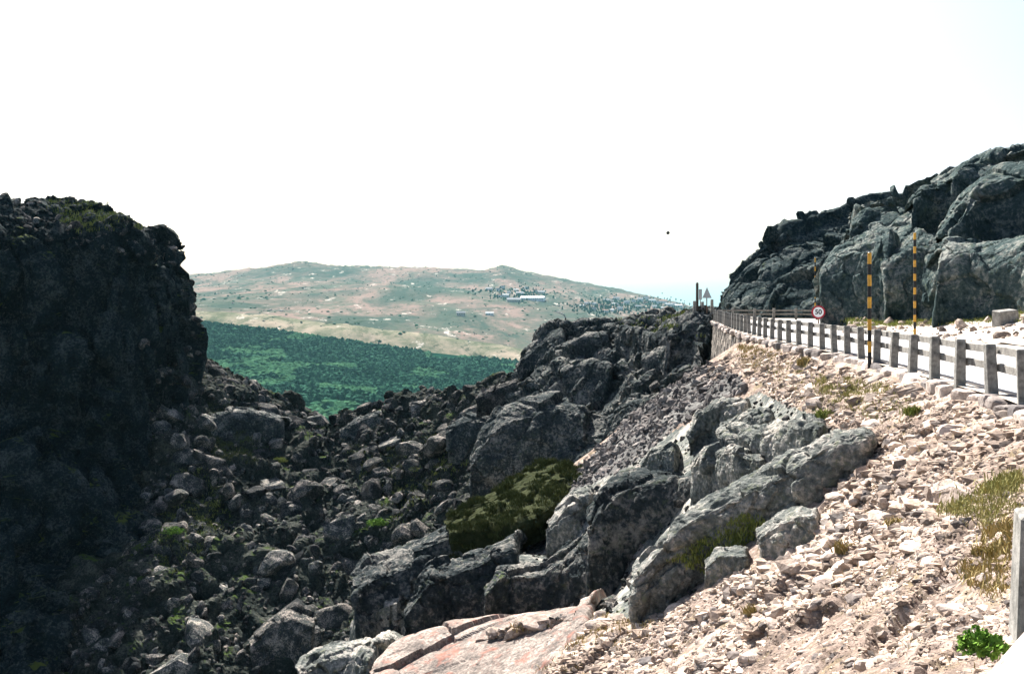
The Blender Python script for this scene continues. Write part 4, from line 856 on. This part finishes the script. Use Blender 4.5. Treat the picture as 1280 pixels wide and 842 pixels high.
for i, (x, t_, lb) in enumerate(((868, 376, 'short stone post left of the tall dark post'), (878, 377, 'short stone post between the dark post and the triangular sign'), (890, 374, 'short stone post where the two fences meet'))):
    h_ = (392 - t_) / F * D_; o = link('stone_post', MB().box(-.13, .13, -.13, .13, -.6, h_, .015, .01).mesh('stone_post', M['concrete'], bevel=.02), None, tuple(P(x, 392, D_ - .3 + .3 * i))); tag(o, lb, 'post', 'stone posts at the outer bend')
# street lamp on the lower terrace beyond the crag
lp = empty('street_lamp', tuple(P(707, 408, 128))); tag(lp, 'small street lamp with curved pale arm beyond the crag top', 'street lamp')
h_ = 1.9; link('pole', MB().tube((0, 0, -1.5), (0, 0, h_ * .6), .12, .09).mesh('pole', M['wood']), lp)
mb = MB(); pr = [(0, 0, h_ * .6)] + [(-.25 - .33 * k, 0, h_ * .6 + .75 * math.sin(.5 + k * .32)) for k in range(4)]
for a, b in zip(pr[:-1], pr[1:]): mb.tube(a, b, .06)
link('arm', mb.mesh('arm', M['grey']), lp)
# concrete block and slab on the gravel bank
cbk = link('concrete_block', MB().box(-.5, .5, -.3, .3, -.2, .5, .03, .03).mesh('concrete_block', M['concrete'], bevel=.03), None, tuple(P(1257, 402, 44))); cbk.rotation_euler = (R(4), R(-6), R(14)); tag(cbk, 'grey concrete block lying on the gravel bank under the rock cutting', 'block')

# bird
bd = empty('bird', tuple(P(835, 291, 110))); tag(bd, 'small dark bird flying in the white sky', 'bird')
v, f = ICO[2]; link('body', mk_mesh('body', v * np.array([.2, .3, .2]), f, M['feather'], True), bd)
mb = MB()
for sg in (-1, 1): mb.hexa([(sg * .03, -.07, .01), (sg * .2, -.04, .5), (sg * .2, .12, .5), (sg * .03, .08, .01), (sg * .04, -.07, .03), (sg * .22, -.03, .52), (sg * .22, .11, .52), (sg * .04, .08, .03)])
link('wing', mb.mesh('wing', M['feather']), bd)

# ------------------------------------------------------------------ forest
g_ = np.random.default_rng(9)
FP = [(235, 395), (255, 404), (330, 412), (420, 424), (530, 441), (640, 453), (700, 462), (700, 560), (235, 560)]
p, n = valley.sample(21000, FP, None, 901)
kp = vnoise(p / 130, 4) > -.75; p = p[kp]
hh = g_.uniform(3.5, 8.5, len(p)) * (1 + .25 * vnoise(p / 200, 6)); sh = g_.uniform(.42, .66, len(p))
k = 5; ang = np.arange(k) * 2 * np.pi / k
tv = [(0, 0, 1.0)] + [(math.cos(a) * .72, math.sin(a) * .72, .72) for a in ang] + [(math.cos(a + .5), math.sin(a + .5), .22) for a in ang] + [(0, 0, .02)]
tf = [(0, 1 + i, 1 + (i + 1) % k) for i in range(k)]
for i in range(k): tf += [(1 + i, 1 + k + i, 1 + (i + 1) % k), (1 + (i + 1) % k, 1 + k + i, 1 + k + (i + 1) % k), (1 + k + i, 1 + 2 * k, 1 + k + (i + 1) % k)]
tv = np.array(tv); tf = np.array(tf)
A = tv[None] * np.stack([hh * sh, hh * sh, hh], 1)[:, None] * g_.uniform(.8, 1.25, (len(p), len(tv), 3)) + p[:, None]
sel_ = fbm(p / np.array([70, 110, 100]), 3, 44) > .38
for nm_, ms_, mk_ in (('forest', ~sel_, 'pine'), ('broadleaf_wood', sel_, 'broad')):
    B_ = A[ms_]
    if nm_ != 'forest': B_ = (B_ - p[ms_][:, None]) * np.array([1.5, 1.5, .75]) + p[ms_][:, None]
    fo = link(nm_, mk_mesh(nm_, B_.reshape(-1, 3), (tf[None] + (np.arange(len(B_)) * len(tv))[:, None, None]).reshape(-1, 3), M[mk_])); fo['kind'] = 'stuff'

# ------------------------------------------------------------------ labels that tell the bigger stones apart by size and neighbour
ORD = ['', 'second ', 'third ', 'fourth ', 'fifth ', 'sixth ', 'seventh ', 'eighth ']
def name_stones(objs, marks, what, rest, grp):
    L_ = np.array([o.location[:] for o in objs]); sz_ = np.array([max(o.scale) for o in objs]) / L_[:, 1]; x, y = proj(L_)
    mx = np.array([m_[:2] for m_ in marks], float); near_ = np.argmin((x[:, None] - mx[:, 0]) ** 2 + (y[:, None] - mx[:, 1]) ** 2, 1)
    for k, m_ in enumerate(marks):
        idx = [i for i in np.argsort(-sz_) if near_[i] == k]
        for r_, i in enumerate(idx):
            objs[i]["label"] = (what % (ORD[r_], m_[2])) if r_ < len(ORD) else (rest % m_[2])
            objs[i]["group"] = grp
name_stones(ro_, [(1262, 700, 'left of the stone bollard'), (1235, 640, 'beside the green grass patch'), (1225, 800, 'around the bright leafy plant'), (1240, 520, 'under the near kerb stones'), (1120, 480, 'below the striped pole in the fence'), (990, 450, 'below the middle of the fence'), (1000, 700, 'beside the brown boulder'), (1052, 690, 'around the rusty grass tuft'), (900, 745, 'in front of the dark wedge boulder'), (730, 810, 'right of the pink slab'), (900, 830, 'at the bottom edge of the scree'), (1060, 800, 'low in the middle of the scree'), (1120, 620, 'in the middle of the bright scree'), (1085, 550, 'at the upper end of the long rock spine')],
    '%slargest pale loose rock %s', 'smaller pale rock lying %s', 'loose rocks on the sunlit scree')
name_stones(bo_, [(300, 500, 'on the slope just below the dark cliff edge'), (415, 545, 'in the notch of the gully'), (520, 520, 'on the sunlit ridge right of the notch'), (560, 600, 'left of the huge smooth rock face'), (480, 640, 'above the leftmost dark outcrop'), (380, 620, 'in the middle of the boulder slope'), (260, 640, 'at the foot of the dark cliff'), (380, 720, 'left of the leftmost dark outcrop'), (230, 760, 'in the deep shade under the cliff'), (370, 810, 'above the lichened corner boulder')],
    '%slargest grey boulder %s', 'smaller grey boulder lying %s', 'boulders filling the gully')

# ------------------------------------------------------------------ mountain village
hx, hy = proj(hill.V); front = hill.V[:, 1] < 5050
def hill_at(px, py):
    d = (hx - px) ** 2 + ((hy - py) * 3) ** 2 + np.where(front, 0, 1e9); c = np.argmin(d); D = hill.V[c, 1]
    q = P(px, py, D); return q
def house_mesh(L_, W_, H_, roof):
    w_ = MB().box(-L_ / 2, L_ / 2, -W_ / 2, W_ / 2, -4, H_)
    r_ = MB(); e = .6; b = 0
    r_.v += [(-L_ / 2 - e, -W_ / 2 - e, H_ + .05), (L_ / 2 + e, -W_ / 2 - e, H_ + .05), (L_ / 2 + e, W_ / 2 + e, H_ + .05), (-L_ / 2 - e, W_ / 2 + e, H_ + .05), (-L_ / 2 - e, 0, H_ + roof), (L_ / 2 + e, 0, H_ + roof)]
    r_.f += [[0, 1, 5, 4], [2, 3, 4, 5], [1, 2, 5], [3, 0, 4], [3, 2, 1, 0]]
    return w_, r_
def house(px, py, wpx, hpx, wall, roofm, label, group='houses of the mountain village', n=3):
    q = hill_at(px, py); D = q[1]; L_ = wpx / F * D; H_ = hpx / F * D * .62; rh = hpx / F * D * .38
    root = empty('house', tuple(q), random.uniform(-.3, .3)); tag(root, label, 'house', group)
    a, b = house_mesh(L_, max(8, L_ * .45), H_, rh); wl_ = link('wall', a.mesh('wall', M[wall]), root); link('roof', b.mesh('roof', M[roofm]), root)
    nw = max(2, int(L_ / 6)); wm = None
    for i in range(nw):
        x = -L_ / 2 + (i + .5) * L_ / nw
        if wm is None: wm = MB().box(-.9, .9, -.15, .05, H_ * .35, H_ * .75).mesh('window', M['glass'])
        link('window', wm, wl_, (x, -max(8, L_ * .45) / 2, 0))
random.seed(21)
house(666, 375, 30, 5, 'plaster', 'grey', 'long white hall with a pale roof, the largest village building', None)
house(642, 378, 17, 6, 'plaster2', 'slate', 'dark roofed block left of the long white hall', None)
house(576, 394, 11, 5, 'plaster2', 'slate', 'isolated dark roofed house on the heath left of the village', None)
house(612, 394, 10, 4.5, 'plaster', 'grey', 'isolated white house on the heath below the village', None)
NUM = 'leftmost second third fourth fifth sixth seventh eighth ninth tenth eleventh twelfth thirteenth fourteenth fifteenth sixteenth seventeenth eighteenth nineteenth twentieth twenty-first twenty-second twenty-third twenty-fourth twenty-fifth twenty-sixth twenty-seventh twenty-eighth'.split()
VL = [(612, 362), (622, 364), (628, 360), (636, 366), (645, 364), (650, 368), (658, 362), (668, 366), (676, 367), (655, 372), (633, 371), (625, 370),
      (728, 383), (735, 380), (742, 382), (750, 383), (757, 378), (764, 377), (771, 374), (768, 382), (776, 380), (784, 379), (774, 387), (765, 388), (792, 378), (800, 376), (808, 374), (815, 377), (806, 382), (822, 380), (829, 378), (835, 381), (843, 382), (818, 385), (830, 386), (848, 384), (797, 385), (756, 390), (742, 388)]
VU = sorted(VL[:12]); VR = sorted(VL[12:])
for i, (x, y) in enumerate(VU + VR):
    q_ = i if i < 12 else i - 12; where = 'around the long white hall' if i < 12 else 'in the right hand cluster of the village'
    hl = ('leftmost small house ' if q_ == 0 else NUM[q_] + ' small house from the left ') + where
    house(x + random.uniform(-1, 1), y + random.uniform(-1, 1), random.uniform(4, 9.5), random.uniform(2.6, 4.2), random.choice(['plaster', 'plaster', 'plaster', 'plaster2']), random.choice(['slate', 'grey', 'grey', 'tile']), hl)
# heath shrubs, pale boulders and a track on the far hill
p, n = hill.sample(2600, [(235, 335), (377, 325), (630, 330), (860, 380), (850, 395), (640, 452), (250, 405)], None, 911); hh = g_.uniform(1.2, 4.2, len(p)) * (1 + .8 * fbm(p / 200, 3, 3))
p = p[hh > 1.6]; hh = hh[hh > 1.6]
A = tv[None] * np.stack([hh * 1.1, hh * 1.1, hh * .8], 1)[:, None] * g_.uniform(.7, 1.3, (len(p), len(tv), 3)) + p[:, None]
fo = link('heath_shrubs', mk_mesh('heath_shrubs', A.reshape(-1, 3), (tf[None] + (np.arange(len(p)) * len(tv))[:, None, None]).reshape(-1, 3), M['pine'])); fo['kind'] = 'stuff'
p, n = hill.sample(1500, [(235, 335), (377, 325), (630, 330), (860, 380), (850, 395), (640, 440), (250, 395)], lambda c: np.clip(fbm(c / np.array([150, 150, 150]), 3, 19), 0, 2) ** 2 + .01, 912)
rock_mass('hill_rocks', p, n, pareto(g_, len(p), 2.0, 9, 1.8), M['greyscree'], 1, 913, 24, .2)
# trees among the houses
p = []
for i in range(800):
    x, y = random.choice(VL); p.append(hill_at(x + random.gauss(0, 14), y + random.gauss(1, 3.2)))
p = np.array(p); hh = g_.uniform(5, 11, len(p))
A = tv[None] * np.stack([hh * .38, hh * .38, hh], 1)[:, None] * g_.uniform(.8, 1.25, (len(p), len(tv), 3)) + p[:, None]
fo = link('village_trees', mk_mesh('village_trees', A.reshape(-1, 3), (tf[None] + (np.arange(len(p)) * len(tv))[:, None, None]).reshape(-1, 3), M['pine'])); fo['kind'] = 'stuff'

# ------------------------------------------------------------------ air
hm, ht, hb = newmat('haze_air'); ht.nodes.remove(hb)
vol = ht.nodes.new("ShaderNodeVolumePrincipled"); vol.inputs["Density"].default_value = 2.7e-5; vol.inputs["Color"].default_value = (.42, .86, 1.0, 1)
vol.inputs["Anisotropy"].default_value = 0.0
ht.links.new(vol.outputs[0], ht.nodes["Material Output"].inputs["Volume"])
hz_ = MB().box(-26100, 26100, -3100, 30100, -232, 330).mesh('haze', hm)
ho = link('haze', hz_); ho['kind'] = 'stuff'
